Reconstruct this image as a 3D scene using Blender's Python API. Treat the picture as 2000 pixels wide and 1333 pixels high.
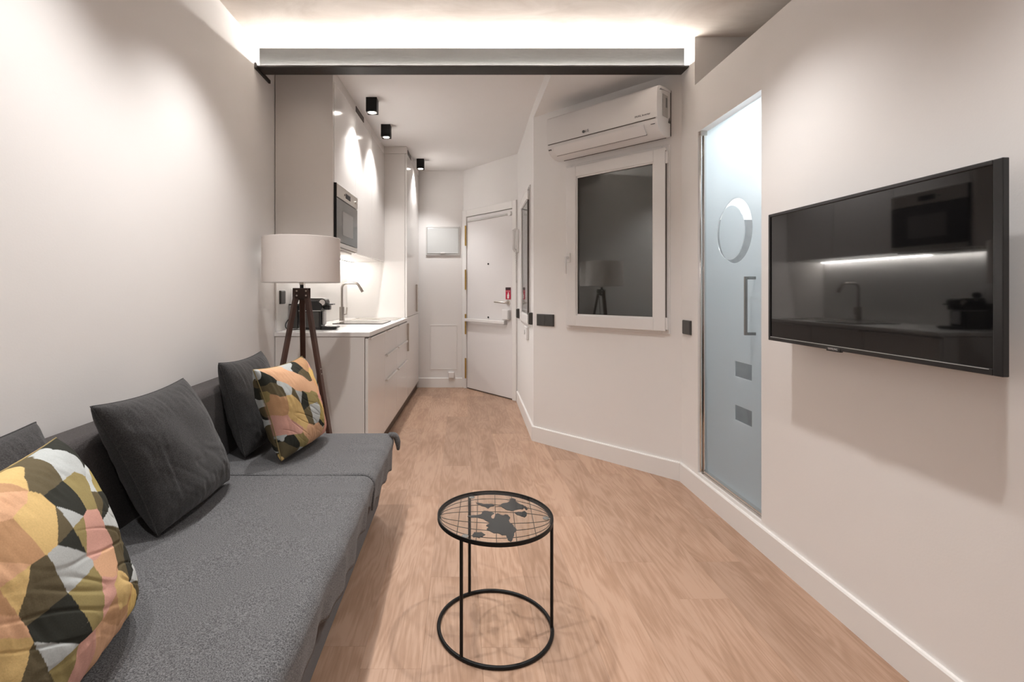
import bpy, bmesh, math, random
import numpy as np
from mathutils import Vector, Matrix, noise
from mathutils.geometry import tessellate_polygon
random.seed(7)
sc = bpy.context.scene
COL = sc.collection
PI = math.pi
for o in list(bpy.data.objects):
    bpy.data.objects.remove(o)

# ------------------------------------------------------------------ camera, world, exposure
CAMH = 1.17
cd = bpy.data.cameras.new('camera')
cam = bpy.data.objects.new('camera', cd)
COL.objects.link(cam)
cam.location = (0, 0, CAMH)
cam.rotation_euler = (PI/2, 0, 0)
cd.sensor_width = 36
cd.lens = 964*36/2000
cd.shift_x = 0.05
cd.shift_y = -0.04925
cd.clip_start = 0.02
sc.camera = cam

w = bpy.data.worlds.new('night')
sc.world = w
w.use_nodes = True
w.node_tree.nodes['Background'].inputs[0].default_value = (0.55, 0.6, 0.7, 1)
w.node_tree.nodes['Background'].inputs[1].default_value = 0.03

vs = sc.view_settings
vs.view_transform = 'Standard'
vs.look = 'None'
vs.gamma = 1
vs.use_curve_mapping = False
vs.exposure = 0.92

# light strengths (watts for spots, emission for strips)
P_LIVING = 37
P_KITCHEN = 25
P_BATH = 8.5
E_BEAM = 850
E_COUNTER = 180
WARM = (1.0, 0.925, 0.855)
NEUT = (1.0, 0.98, 0.965)
COOL = (0.95, 0.98, 1.0)


# ------------------------------------------------------------------ materials
def rgb(r, g, b):
    def c(v):
        v /= 255
        return v/12.92 if v <= 0.04045 else ((v+0.055)/1.055)**2.4
    return (c(r), c(g), c(b), 1)


def newmat(name):
    m = bpy.data.materials.new(name)
    m.use_nodes = True
    nt = m.node_tree
    return m, nt, nt.nodes['Principled BSDF']


def N(nt, t, **kw):
    n = nt.nodes.new(t)
    for k, v in kw.items():
        setattr(n, k, v)
    return n


def mat(name, col, rough=0.5, metal=0.0, var=0.06, scale=8.0, bump=0.0, bscale=60.0, coord='Object',
        stretch=(1, 1, 1), spec=0.5, coat=0.0, detail=4.0):
    """paint / metal / plastic: base colour gently mottled by noise, with a fine bump"""
    m, nt, b = newmat(name)
    tc = N(nt, 'ShaderNodeTexCoord')
    mp = N(nt, 'ShaderNodeMapping')
    mp.inputs['Scale'].default_value = stretch
    nt.links.new(tc.outputs[coord], mp.inputs['Vector'])
    nz = N(nt, 'ShaderNodeTexNoise')
    nz.inputs['Scale'].default_value = scale
    nz.inputs['Detail'].default_value = detail
    nt.links.new(mp.outputs[0], nz.inputs['Vector'])
    mx = N(nt, 'ShaderNodeMix', data_type='RGBA')
    c = Vector(col[:3])
    mx.inputs[6].default_value = (*(c*(1-var)), 1)
    mx.inputs[7].default_value = (*[min(1, v) for v in c*(1+var)], 1)
    nt.links.new(nz.outputs['Fac'], mx.inputs[0])
    nt.links.new(mx.outputs[2], b.inputs['Base Color'])
    b.inputs['Roughness'].default_value = rough
    b.inputs['Metallic'].default_value = metal
    b.inputs['Specular IOR Level'].default_value = spec
    b.inputs['Coat Weight'].default_value = coat
    b.inputs['Coat Roughness'].default_value = 0.08
    if bump:
        n2 = N(nt, 'ShaderNodeTexNoise')
        n2.inputs['Scale'].default_value = bscale
        n2.inputs['Detail'].default_value = 3
        nt.links.new(mp.outputs[0], n2.inputs['Vector'])
        bp = N(nt, 'ShaderNodeBump')
        bp.inputs['Strength'].default_value = bump
        bp.inputs['Distance'].default_value = 0.004
        nt.links.new(n2.outputs['Fac'], bp.inputs['Height'])
        nt.links.new(bp.outputs[0], b.inputs['Normal'])
    return m


def emit(name, col, strength):
    m, nt, b = newmat(name)
    b.inputs['Base Color'].default_value = (0.8, 0.8, 0.8, 1)
    b.inputs['Emission Color'].default_value = (*col, 1)
    b.inputs['Emission Strength'].default_value = strength
    return m


M = {}
M['wall'] = mat('wall_paint', (0.845, 0.825, 0.81), 0.62, var=0.012, scale=2.0, bump=0.05, bscale=140, spec=0.3)
M['ceil_white'] = mat('ceiling_paint', (0.845, 0.825, 0.815), 0.7, var=0.012, scale=2.0, spec=0.2)
M['trim'] = mat('trim_paint', (0.85, 0.83, 0.81), 0.4, var=0.01, scale=3.0)
M['door_paint'] = mat('door_paint', (0.82, 0.795, 0.79), 0.35, var=0.01, scale=3.0)
M['pvc'] = mat('white_window_plastic', (0.85, 0.835, 0.825), 0.22, var=0.008, scale=3.0)
M['gloss'] = mat('white_gloss_lacquer', (0.80, 0.77, 0.745), 0.16, var=0.006, scale=1.0, spec=0.5)
M['panel'] = mat('white_cabinet_side', (0.77, 0.735, 0.705), 0.28, var=0.008, scale=1.5)
M['quartz'] = mat('white_quartz_worktop', (0.84, 0.82, 0.80), 0.22, var=0.02, scale=60)
M['splash'] = mat('white_splashback', (0.83, 0.81, 0.79), 0.2, var=0.01, scale=2)
M['plinth'] = mat('plinth_brown', (0.075, 0.045, 0.028), 0.45, var=0.1, scale=5)
M['black'] = mat('black_satin_metal', (0.007, 0.007, 0.007), 0.45, var=0.15, scale=30, spec=0.25)
M['black_paint'] = mat('black_beam_paint', (0.022, 0.018, 0.016), 0.5, var=0.35, scale=14, bump=0.15, bscale=40)
M['charcoal'] = mat('charcoal_switch_plastic', (0.055, 0.053, 0.05), 0.4, var=0.08, scale=20)
M['steel_grey'] = mat('grey_primed_steel', (0.020, 0.0198, 0.019), 0.6, metal=0.0, var=0.22, scale=5, bump=0.35, bscale=22,
                      stretch=(0.6, 1, 3))
M['chrome'] = mat('chrome', (0.82, 0.80, 0.78), 0.12, metal=1.0, var=0.03, scale=4)
M['brushed'] = mat('brushed_steel', (0.60, 0.565, 0.52), 0.3, metal=1.0, var=0.06, scale=10, stretch=(1, 1, 12))
M['dark_steel'] = mat('dark_satin_steel', (0.34, 0.34, 0.335), 0.32, metal=1.0, var=0.05, scale=10)
M['tap_steel'] = mat('satin_tap_steel', (0.42, 0.385, 0.35), 0.28, metal=1.0, var=0.05, scale=10)
M['brass'] = mat('brass_hinge', (0.52, 0.34, 0.10), 0.3, metal=1.0, var=0.25, scale=40)
M['plastic_w'] = mat('white_plastic', (0.83, 0.81, 0.80), 0.3, var=0.008, scale=4)
M['plastic_g'] = mat('pale_grey_plastic', (0.60, 0.585, 0.57), 0.35, var=0.02, scale=6)
M['ink'] = mat('grey_print', (0.10, 0.10, 0.10), 0.5, var=0.05)
M['sticker'] = mat('grey_sticker', (0.42, 0.40, 0.38), 0.5, var=0.25, scale=160)
M['silver_print'] = mat('silver_print', (0.62, 0.62, 0.62), 0.3, metal=0.6, var=0.03)
M['slot'] = mat('dark_seam', (0.10, 0.085, 0.075), 0.6, var=0.1)
M['screen'] = mat('tv_screen_glass', (0.004, 0.004, 0.0045), 0.035, var=0.05, spec=0.62)
M['bezel'] = mat('tv_bezel', (0.012, 0.012, 0.013), 0.28, var=0.1, scale=30)
M['oven_glass'] = mat('microwave_glass', (0.045, 0.042, 0.04), 0.10, var=0.05, spec=0.9)
M['oven_window'] = mat('microwave_window', (0.19, 0.18, 0.17), 0.2, var=0.05)
M['hob'] = mat('hob_glass', (0.10, 0.095, 0.09), 0.06, var=0.05, spec=1.0)
M['leather'] = mat('dark_leather', (0.030, 0.014, 0.010), 0.45, var=0.2, scale=40, bump=0.2, bscale=300)
M['lampwood'] = mat('dark_walnut_wood', (0.072, 0.032, 0.022), 0.42, var=0.4, scale=12, stretch=(6, 6, 0.8))
M['shade'] = mat('linen_lamp_shade', (0.74, 0.685, 0.65), 0.9, var=0.025, scale=220, bump=0.15, bscale=600, spec=0.1)
M['shade_in'] = mat('shade_lining', (0.85, 0.80, 0.76), 0.8, var=0.01)
M['cable'] = mat('black_cable', (0.010, 0.010, 0.010), 0.5, var=0.1)
M['red_card'] = mat('crimson_card', rgb(186, 30, 66), 0.5, var=0.04, scale=30)
M['dark_card'] = mat('dark_card', rgb(60, 40, 44), 0.5, var=0.04, scale=30)
M['white_card'] = mat('white_card_print', rgb(240, 225, 225), 0.5, var=0.02)
M['stone'] = mat('grey_stone_tile', (0.30, 0.305, 0.31), 0.35, var=0.22, scale=26, bump=0.2, bscale=60)
M['bathwhite'] = mat('bathroom_white', (0.80, 0.82, 0.83), 0.5, var=0.01)
M['shutter'] = mat('grey_window_blind', (0.055, 0.058, 0.055), 0.6, var=0.04, scale=3)
M['coffee'] = mat('black_coffee_plastic', (0.016, 0.016, 0.016), 0.28, var=0.1, scale=30)
M['coffee_grey'] = mat('titanium_plastic', (0.085, 0.082, 0.078), 0.35, metal=0.3, var=0.12, scale=60)
M['cloud'] = mat('silver_pad', (0.5, 0.5, 0.5), 0.25, metal=0.8, var=0.1)
M['fuse'] = mat('fuse_box_plastic', (0.66, 0.675, 0.67), 0.16, var=0.01)
M['led_beam'] = emit('beam_led', (1.0, 0.955, 0.90), E_BEAM)
M['led_counter'] = emit('counter_led', (1.0, 0.965, 0.92), E_COUNTER)
M['bulb'] = emit('spot_bulb', (1.0, 0.95, 0.88), 30)
M['bath_bulb'] = emit('bath_bulb', COOL, 12)


def concrete():
    m, nt, b = newmat('raw_concrete_ceiling')
    tc = N(nt, 'ShaderNodeTexCoord')
    mp = N(nt, 'ShaderNodeMapping')
    mp.inputs['Rotation'].default_value = (0, 0, 0.5)
    mp.inputs['Scale'].default_value = (1.0, 2.0, 1)
    nt.links.new(tc.outputs['Object'], mp.inputs[0])
    n1 = N(nt, 'ShaderNodeTexNoise')
    n1.inputs['Scale'].default_value = 2.2
    n1.inputs['Detail'].default_value = 9
    n1.inputs['Roughness'].default_value = 0.62
    n1.inputs['Distortion'].default_value = 0.7
    nt.links.new(mp.outputs[0], n1.inputs['Vector'])
    r = N(nt, 'ShaderNodeValToRGB')
    e = r.color_ramp.elements
    e[0].position = 0.3
    e[0].color = (0.58, 0.51, 0.455, 1)
    e[1].position = 0.7
    e[1].color = (0.80, 0.74, 0.685, 1)
    nt.links.new(n1.outputs['Fac'], r.inputs[0])
    nt.links.new(r.outputs[0], b.inputs['Base Color'])
    b.inputs['Roughness'].default_value = 0.8
    bp = N(nt, 'ShaderNodeBump')
    bp.inputs['Strength'].default_value = 0.25
    bp.inputs['Distance'].default_value = 0.01
    nt.links.new(n1.outputs['Fac'], bp.inputs['Height'])
    nt.links.new(bp.outputs[0], b.inputs['Normal'])
    return m


M['concrete'] = concrete()


def oak():
    m, nt, b = newmat('oak_plank')
    L = nt.links.new
    tc = N(nt, 'ShaderNodeTexCoord')
    oi = N(nt, 'ShaderNodeObjectInfo')
    cmb = N(nt, 'ShaderNodeCombineXYZ')
    mul = N(nt, 'ShaderNodeMath', operation='MULTIPLY')
    mul.inputs[1].default_value = 37.0
    L(oi.outputs['Random'], mul.inputs[0])
    L(mul.outputs[0], cmb.inputs[0])
    L(mul.outputs[0], cmb.inputs[1])
    L(mul.outputs[0], cmb.inputs[2])
    add = N(nt, 'ShaderNodeVectorMath', operation='ADD')
    L(tc.outputs['Object'], add.inputs[0])
    L(cmb.outputs[0], add.inputs[1])
    # broad cathedral figure
    m1 = N(nt, 'ShaderNodeMapping')
    m1.inputs['Scale'].default_value = (7.0, 1.1, 1)
    L(add.outputs[0], m1.inputs[0])
    n1 = N(nt, 'ShaderNodeTexNoise')
    n1.inputs['Scale'].default_value = 1.0
    n1.inputs['Detail'].default_value = 2.0
    n1.inputs['Distortion'].default_value = 0.5
    L(m1.outputs[0], n1.inputs['Vector'])
    k = N(nt, 'ShaderNodeMath', operation='MULTIPLY')
    k.inputs[1].default_value = 75.0
    L(n1.outputs['Fac'], k.inputs[0])
    s = N(nt, 'ShaderNodeMath', operation='SINE')
    L(k.outputs[0], s.inputs[0])
    # fine fibres
    m2 = N(nt, 'ShaderNodeMapping')
    m2.inputs['Scale'].default_value = (170, 9, 1)
    L(add.outputs[0], m2.inputs[0])
    n2 = N(nt, 'ShaderNodeTexNoise')
    n2.inputs['Scale'].default_value = 1.0
    n2.inputs['Detail'].default_value = 5.0
    L(m2.outputs[0], n2.inputs['Vector'])
    # blotches / knots
    m3 = N(nt, 'ShaderNodeMapping')
    m3.inputs['Scale'].default_value = (9, 3.0, 1)
    L(add.outputs[0], m3.inputs[0])
    n3 = N(nt, 'ShaderNodeTexNoise')
    n3.inputs['Scale'].default_value = 1.0
    n3.inputs['Detail'].default_value = 3.0
    L(m3.outputs[0], n3.inputs['Vector'])
    a1 = N(nt, 'ShaderNodeMath', operation='MULTIPLY_ADD')   # sine*0.06 + n2
    a1.inputs[1].default_value = 0.075
    L(s.outputs[0], a1.inputs[0])
    fb = N(nt, 'ShaderNodeMath', operation='MULTIPLY_ADD')
    fb.inputs[1].default_value = 0.55
    fb.inputs[2].default_value = 0.225
    L(n2.outputs['Fac'], fb.inputs[0])
    L(fb.outputs[0], a1.inputs[2])
    a2 = N(nt, 'ShaderNodeMath', operation='MULTIPLY_ADD')
    a2.inputs[1].default_value = 0.75
    L(n3.outputs['Fac'], a2.inputs[0])
    L(a1.outputs[0], a2.inputs[2])
    r = N(nt, 'ShaderNodeValToRGB')
    e = r.color_ramp.elements
    e[0].position = 0.50
    e[0].color = (0.30, 0.177, 0.114, 1)
    e[1].position = 1.0
    e[1].color = (0.475, 0.312, 0.222, 1)
    x = r.color_ramp.elements.new(0.80)
    x.color = (0.395, 0.247, 0.167, 1)
    L(a2.outputs[0], r.inputs[0])
    hs = N(nt, 'ShaderNodeHueSaturation')
    mr = N(nt, 'ShaderNodeMapRange')
    mr.inputs['To Min'].default_value = 0.88
    mr.inputs['To Max'].default_value = 1.10
    L(oi.outputs['Random'], mr.inputs['Value'])
    L(mr.outputs[0], hs.inputs['Value'])
    L(r.outputs[0], hs.inputs['Color'])
    L(hs.outputs[0], b.inputs['Base Color'])
    b.inputs['Roughness'].default_value = 0.42
    b.inputs['Specular IOR Level'].default_value = 0.35
    bp = N(nt, 'ShaderNodeBump')
    bp.inputs['Strength'].default_value = 0.12
    bp.inputs['Distance'].default_value = 0.002
    L(n2.outputs['Fac'], bp.inputs['Height'])
    L(bp.outputs[0], b.inputs['Normal'])
    return m


M['oak'] = oak()


def fabric(name, dark, light, scale, bump=0.5, warp=None):
    m, nt, b = newmat(name)
    L = nt.links.new
    tc = N(nt, 'ShaderNodeTexCoord')
    mp = N(nt, 'ShaderNodeMapping')
    if warp:
        mp.inputs['Scale'].default_value = warp
    L(tc.outputs['Object'], mp.inputs[0])
    n = N(nt, 'ShaderNodeTexNoise')
    n.inputs['Scale'].default_value = scale
    n.inputs['Detail'].default_value = 3
    n.inputs['Roughness'].default_value = 0.7
    L(mp.outputs[0], n.inputs['Vector'])
    r = N(nt, 'ShaderNodeValToRGB')
    e = r.color_ramp.elements
    e[0].position = 0.36
    e[0].color = (*dark, 1)
    e[1].position = 0.66
    e[1].color = (*light, 1)
    L(n.outputs['Fac'], r.inputs[0])
    L(r.outputs[0], b.inputs['Base Color'])
    b.inputs['Roughness'].default_value = 0.95
    b.inputs['Specular IOR Level'].default_value = 0.15
    b.inputs['Sheen Weight'].default_value = 0.15
    bp = N(nt, 'ShaderNodeBump')
    bp.inputs['Strength'].default_value = bump
    bp.inputs['Distance'].default_value = 0.002
    L(n.outputs['Fac'], bp.inputs['Height'])
    L(bp.outputs[0], b.inputs['Normal'])
    return m


M['melange'] = fabric('grey_melange_cover', (0.035, 0.035, 0.037), (0.205, 0.205, 0.21), 330)
M['sofa_side'] = fabric('dark_sofa_fabric', (0.032, 0.028, 0.028), (0.072, 0.063, 0.062), 260)
M['cushion'] = fabric('charcoal_cushion_fabric', (0.030, 0.029, 0.030), (0.068, 0.066, 0.066), 300)


def pattern_fabric():
    m, nt, b = newmat('geometric_print_fabric')
    L = nt.links.new
    at = N(nt, 'ShaderNodeAttribute')
    at.attribute_name = 'print'
    tc = N(nt, 'ShaderNodeTexCoord')
    n = N(nt, 'ShaderNodeTexNoise')
    n.inputs['Scale'].default_value = 330
    n.inputs['Detail'].default_value = 2
    L(tc.outputs['Object'], n.inputs['Vector'])
    mr = N(nt, 'ShaderNodeMapRange')
    mr.inputs['To Min'].default_value = 0.86
    mr.inputs['To Max'].default_value = 1.12
    L(n.outputs['Fac'], mr.inputs['Value'])
    vm = N(nt, 'ShaderNodeVectorMath', operation='SCALE')
    L(at.outputs['Color'], vm.inputs[0])
    L(mr.outputs[0], vm.inputs['Scale'])
    L(vm.outputs[0], b.inputs['Base Color'])
    b.inputs['Roughness'].default_value = 0.9
    b.inputs['Specular IOR Level'].default_value = 0.15
    bp = N(nt, 'ShaderNodeBump')
    bp.inputs['Strength'].default_value = 0.25
    bp.inputs['Distance'].default_value = 0.001
    L(n.outputs['Fac'], bp.inputs['Height'])
    L(bp.outputs[0], b.inputs['Normal'])
    return m


M['print'] = pattern_fabric()


def clear_glass(name, tint, fac_ior=1.5):
    m, nt, b = newmat(name)
    nt.nodes.remove(b)
    out = nt.nodes['Material Output']
    tr = N(nt, 'ShaderNodeBsdfTransparent')
    tr.inputs[0].default_value = (*tint, 1)
    gl = N(nt, 'ShaderNodeBsdfGlossy')
    gl.inputs['Roughness'].default_value = 0.02
    lw = N(nt, 'ShaderNodeLayerWeight')
    pw = N(nt, 'ShaderNodeMath', operation='POWER')
    pw.inputs[1].default_value = 5.0
    nt.links.new(lw.outputs['Facing'], pw.inputs[0])
    fr = N(nt, 'ShaderNodeMapRange')
    f0 = ((fac_ior-1)/(fac_ior+1))**2
    fr.inputs['To Min'].default_value = f0
    fr.inputs['To Max'].default_value = 1.0
    nt.links.new(pw.outputs[0], fr.inputs['Value'])
    mx = N(nt, 'ShaderNodeMixShader')
    nt.links.new(fr.outputs[0], mx.inputs[0])
    nt.links.new(tr.outputs[0], mx.inputs[1])
    nt.links.new(gl.outputs[0], mx.inputs[2])
    nt.links.new(mx.outputs[0], out.inputs[0])
    return m


M['table_glass'] = clear_glass('clear_table_glass', (0.97, 0.98, 0.975), 1.16)
M['win_glass'] = clear_glass('double_window_glass', (0.80, 0.83, 0.82), 2.05)
M['bath_clear'] = clear_glass('clear_shower_glass', (0.96, 0.98, 0.985), 1.3)


def frosted():
    m, nt, b = newmat('frosted_glass')
    nt.nodes.remove(b)
    out = nt.nodes['Material Output']
    tl = N(nt, 'ShaderNodeBsdfTranslucent')
    tl.inputs[0].default_value = (0.86, 0.90, 0.92, 1)
    df = N(nt, 'ShaderNodeBsdfDiffuse')
    df.inputs[0].default_value = (0.62, 0.65, 0.67, 1)
    gl = N(nt, 'ShaderNodeBsdfGlossy')
    gl.inputs['Roughness'].default_value = 0.12
    m0 = N(nt, 'ShaderNodeMixShader')
    m0.inputs[0].default_value = 0.25
    m1 = N(nt, 'ShaderNodeMixShader')
    nt.links.new(tl.outputs[0], m0.inputs[1])
    nt.links.new(df.outputs[0], m0.inputs[2])
    m1.inputs[0].default_value = 0.06
    nt.links.new(m0.outputs[0], m1.inputs[1])
    nt.links.new(gl.outputs[0], m1.inputs[2])
    nt.links.new(m1.outputs[0], out.inputs[0])
    return m


M['frosted'] = frosted()

# ------------------------------------------------------------------ mesh helpers
I4 = Matrix.Identity(4)


def frame(p, d):
    """wall frame: x along the wall, y into the wall (room is -y), z up"""
    d = Vector((d[0], d[1], 0)).normalized()
    y = Vector((-d.y, d.x, 0))
    m = Matrix.Identity(4)
    for i in range(3):
        m[i][0] = d[i]
        m[i][1] = y[i]
        m[i][2] = (0, 0, 1)[i]
        m[i][3] = (p[0], p[1], 0)[i]
    return m


def bx(bm, lo, hi):
    x0, y0, z0 = lo
    x1, y1, z1 = hi
    v = [bm.verts.new(p) for p in ((x0, y0, z0), (x1, y0, z0), (x1, y1, z0), (x0, y1, z0),
                                   (x0, y0, z1), (x1, y0, z1), (x1, y1, z1), (x0, y1, z1))]
    for f in ((0, 3, 2, 1), (4, 5, 6, 7), (0, 1, 5, 4), (1, 2, 6, 5), (2, 3, 7, 6), (3, 0, 4, 7)):
        bm.faces.new([v[i] for i in f])
    return v


def box(lo, hi):
    bm = bmesh.new()
    bx(bm, lo, hi)
    return bm


def boxes(*bs):
    bm = bmesh.new()
    for lo, hi in bs:
        bx(bm, lo, hi)
    return bm


def prism(poly, a0, a1, axis='z', bm=None):
    """polygon extruded along an axis. axis z: poly=(x,y); axis x: poly=(y,z); axis y: poly=(x,z)"""
    bm = bm or bmesh.new()

    def P(p, t):
        return {'z': (p[0], p[1], t), 'x': (t, p[0], p[1]), 'y': (p[0], t, p[1])}[axis]
    a = [bm.verts.new(P(p, a0)) for p in poly]
    b = [bm.verts.new(P(p, a1)) for p in poly]
    n = len(poly)
    for t in tessellate_polygon([[Vector((p[0], p[1], 0)) for p in poly]]):
        bm.faces.new([a[i] for i in t])
        bm.faces.new([b[i] for i in reversed(t)])
    for i in range(n):
        j = (i+1) % n
        bm.faces.new((a[i], a[j], b[j], b[i]))
    return bm


def tube(path, r, seg=10, bm=None, closed=False, caps=True):
    bm = bm or bmesh.new()
    path = [Vector(p) for p in path]
    n = len(path)
    rr = r if isinstance(r, (list, tuple)) else [r]*n
    rings = []
    prev = None
    for i in range(n):
        if closed:
            t = path[(i+1) % n]-path[i-1]
        else:
            t = path[min(i+1, n-1)]-path[max(i-1, 0)]
        t.normalize()
        if prev is None:
            up = Vector((0, 0, 1)) if abs(t.z) < 0.9 else Vector((1, 0, 0))
            u = t.cross(up).normalized()
        else:
            u = (prev-t*prev.dot(t)).normalized()
        prev = u
        v = t.cross(u)
        rings.append([bm.verts.new(path[i]+(u*math.cos(2*PI*k/seg)+v*math.sin(2*PI*k/seg))*rr[i]) for k in range(seg)])
    for i in range(n if closed else n-1):
        a, b = rings[i], rings[(i+1) % n]
        for k in range(seg):
            bm.faces.new((a[k], a[(k+1) % seg], b[(k+1) % seg], b[k]))
    if caps and not closed:
        bm.faces.new(list(reversed(rings[0])))
        bm.faces.new(rings[-1])
    return bm


def cyl(p0, p1, r, seg=20, bm=None):
    return tube([p0, p1], r, seg, bm)


def lathe(prof, c=(0, 0, 0), seg=48, bm=None, closed=False):
    """profile (r,z) revolved about z at c"""
    bm = bm or bmesh.new()
    rings = []
    for r, z in prof:
        rings.append([bm.verts.new((c[0]+r*math.cos(2*PI*k/seg), c[1]+r*math.sin(2*PI*k/seg), c[2]+z)) for k in range(seg)])
    m = len(prof)
    for i in range(m if closed else m-1):
        a, b = rings[i], rings[(i+1) % m]
        for k in range(seg):
            bm.faces.new((a[k], a[(k+1) % seg], b[(k+1) % seg], b[k]))
    if not closed:
        if prof[0][0] > 1e-6:
            bm.faces.new(list(reversed(rings[0])))
        if prof[-1][0] > 1e-6:
            bm.faces.new(rings[-1])
    return bm


OFF = {}
FRM = {}


def finish_obj(name, me, mt, parent, frm, base):
    o = bpy.data.objects.new(name, me)
    COL.objects.link(o)
    if mt:
        me.materials.append(M[mt] if isinstance(mt, str) else mt)
    if parent is not None:
        o.parent = parent
        OFF[o.name] = OFF[parent.name]
    else:
        o.matrix_world = (frm or I4) @ Matrix.Translation(base)
        OFF[o.name] = Vector(base)
    return o


def obj(name, bm, mt, parent=None, frm=None, base=(0, 0, 0), bevel=0, smooth=False, label=None, seg=2):
    off = OFF[parent.name] if parent is not None else Vector(base)
    bmesh.ops.translate(bm, verts=bm.verts, vec=-off)
    bmesh.ops.recalc_face_normals(bm, faces=bm.faces)
    me = bpy.data.meshes.new(name)
    bm.to_mesh(me)
    bm.free()
    if smooth:
        for p in me.polygons:
            p.use_smooth = True
        if smooth != 'all':
            try:
                me.set_sharp_from_angle(angle=math.radians(40))
            except Exception:
                pass
    o = finish_obj(name, me, mt, parent, frm, base)
    if bevel:
        md = o.modifiers.new('bevel', 'BEVEL')
        md.width = bevel
        md.segments = seg
        md.limit_method = 'ANGLE'
        md.angle_limit = math.radians(40)
    if label:
        o['label'] = label
    return o


def tag(o, label, cat, group=None, kind=None):
    o['label'] = label
    o['category'] = cat
    if group:
        o['group'] = group
    if kind:
        o['kind'] = kind
    return o


def thing(name, label, cat, base=(0, 0, 0), frm=None, group=None, kind=None):
    o = bpy.data.objects.new(name, None)
    COL.objects.link(o)
    o.empty_display_size = 0.05
    o.matrix_world = (frm or I4) @ Matrix.Translation(base)
    OFF[o.name] = Vector(base)
    tag(o, label, cat, group, kind)
    return o


def dup(root, delta=None):
    """copy of a thing with its parts and sub-parts, sharing meshes"""
    r = root.copy()
    COL.objects.link(r)
    OFF[r.name] = OFF[root.name]

    def rec(src, dst):
        for ch in list(src.children):
            c = ch.copy()
            COL.objects.link(c)
            c.parent = dst
            OFF[c.name] = OFF[dst.name]
            rec(ch, c)
    rec(root, r)
    if delta is not None:
        r.matrix_world = Matrix.Translation(delta) @ root.matrix_world
    return r


def text_bm(body, size, depth=0.0006):
    cu = bpy.data.curves.new('txt', 'FONT')
    cu.body = body
    cu.size = size
    cu.extrude = depth
    cu.align_x = 'CENTER'
    cu.align_y = 'CENTER'
    cu.resolution_u = 3
    ob = bpy.data.objects.new('txt', cu)
    COL.objects.link(ob)
    dg = bpy.context.evaluated_depsgraph_get()
    me = bpy.data.meshes.new_from_object(ob.evaluated_get(dg))
    bpy.data.objects.remove(ob)
    bpy.data.curves.remove(cu)
    bm = bmesh.new()
    bm.from_mesh(me)
    bpy.data.meshes.remove(me)
    return bm


def text_on(bm, right, up, p):
    """orient a text bmesh: x->right, y->up, at p"""
    r = Vector(right).normalized()
    u = Vector(up).normalized()
    n = r.cross(u)
    m = Matrix(((r.x, u.x, n.x, p[0]), (r.y, u.y, n.y, p[1]), (r.z, u.z, n.z, p[2]), (0, 0, 0, 1)))
    bm.transform(m)
    return bm


def wall_mesh(L0, L1, z0, z1, th, holes=()):
    """wall slab in a wall frame (y 0..th) with at most a few rectangular holes side by side"""
    bm = bmesh.new()
    x = L0
    for a, b, c, d in sorted(holes):
        bx(bm, (x, 0, z0), (a, th, z1))
        if c > z0:
            bx(bm, (a, 0, z0), (b, th, c))
        if d < z1:
            bx(bm, (a, 0, d), (b, th, z1))
        x = b
    bx(bm, (x, 0, z0), (L1, th, z1))
    return bm


# ------------------------------------------------------------------ the shell
XL, XR = -1.22, 1.355
YB = -1.5
ZC, ZK, ZS = 2.64, 2.62, 2.52
PA = Vector((1.355, 3.03, 0))
PB = Vector((0.567, 3.85, 0))
PC = Vector((0.600, 5.22, 0))
PD = Vector((0.031, 5.97, 0))
K0 = Vector((-1.22, 3.233, 0))
KTH = math.atan(0.036)
F_AB = frame(PB, PA-PB)
L_AB = (PA-PB).length
F_HALL = frame(PC, PB-PC)
L_HALL = (PB-PC).length
F_DOOR = frame(PD, PC-PD)
L_DOOR = (PC-PD).length
F_FAR = frame((-1.3, 5.97), (1, 0))
F_RIGHT = frame(PA, (0, -1))
F_LEFT = frame((XL, YB), (0, 1))
F_KWALL = frame(K0, (0.036, 1))
F_BACK = frame((XR, YB), (-1, 0))
# kitchen frame: x out from the back wall, y along the run
F_KIT = Matrix.Translation(K0) @ Matrix.Rotation(-KTH, 4, 'Z')


def struct(name, bm, mt, label, cat, frm=None, base=(0, 0, 0), bevel=0):
    o = obj(name, bm, mt, None, frm, base, bevel)
    return tag(o, label, cat, kind='structure')


# floor: a subfloor slab with the planks as its parts
fl = struct('floor', box((-1.35, YB-.1, -0.05), (1.46, 6.1, -0.013)), 'slot',
            'light oak plank floor running through the room to the entrance door', 'floor')
room_poly = [(-1.22, YB), (1.355, YB), (1.355, 3.03), (0.567, 3.85), (0.600, 5.22), (0.031, 5.97), (-1.22, 5.97)]


def inside(p, poly):
    r = False
    j = len(poly)-1
    for i in range(len(poly)):
        a, b = poly[i], poly[j]
        if (a[1] > p[1]) != (b[1] > p[1]) and p[0] < (b[0]-a[0])*(p[1]-a[1])/(b[1]-a[1])+a[0]:
            r = not r
        j = i
    return r


PW, PL = 0.19, 1.28


def plank_mesh():
    bm = bmesh.new()
    g, ch, t = 0.0001, 0.0005, 0.012
    x0, x1, y0, y1 = g, PW-g, g, PL-g
    rows = []
    for z, e in ((-t, 0), (-ch, 0), (0, ch)):
        rows.append([bm.verts.new(p) for p in ((x0+e, y0+e, z), (x1-e, y0+e, z), (x1-e, y1-e, z), (x0+e, y1-e, z))])
    for a, b in zip(rows, rows[1:]):
        for k in range(4):
            bm.faces.new((a[k], a[(k+1) % 4], b[(k+1) % 4], b[k]))
    bm.faces.new(rows[-1])
    bm.faces.new(list(reversed(rows[0])))
    me = bpy.data.meshes.new('plank')
    bm.to_mesh(me)
    bm.free()
    me.materials.append(M['oak'])
    return me


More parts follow.
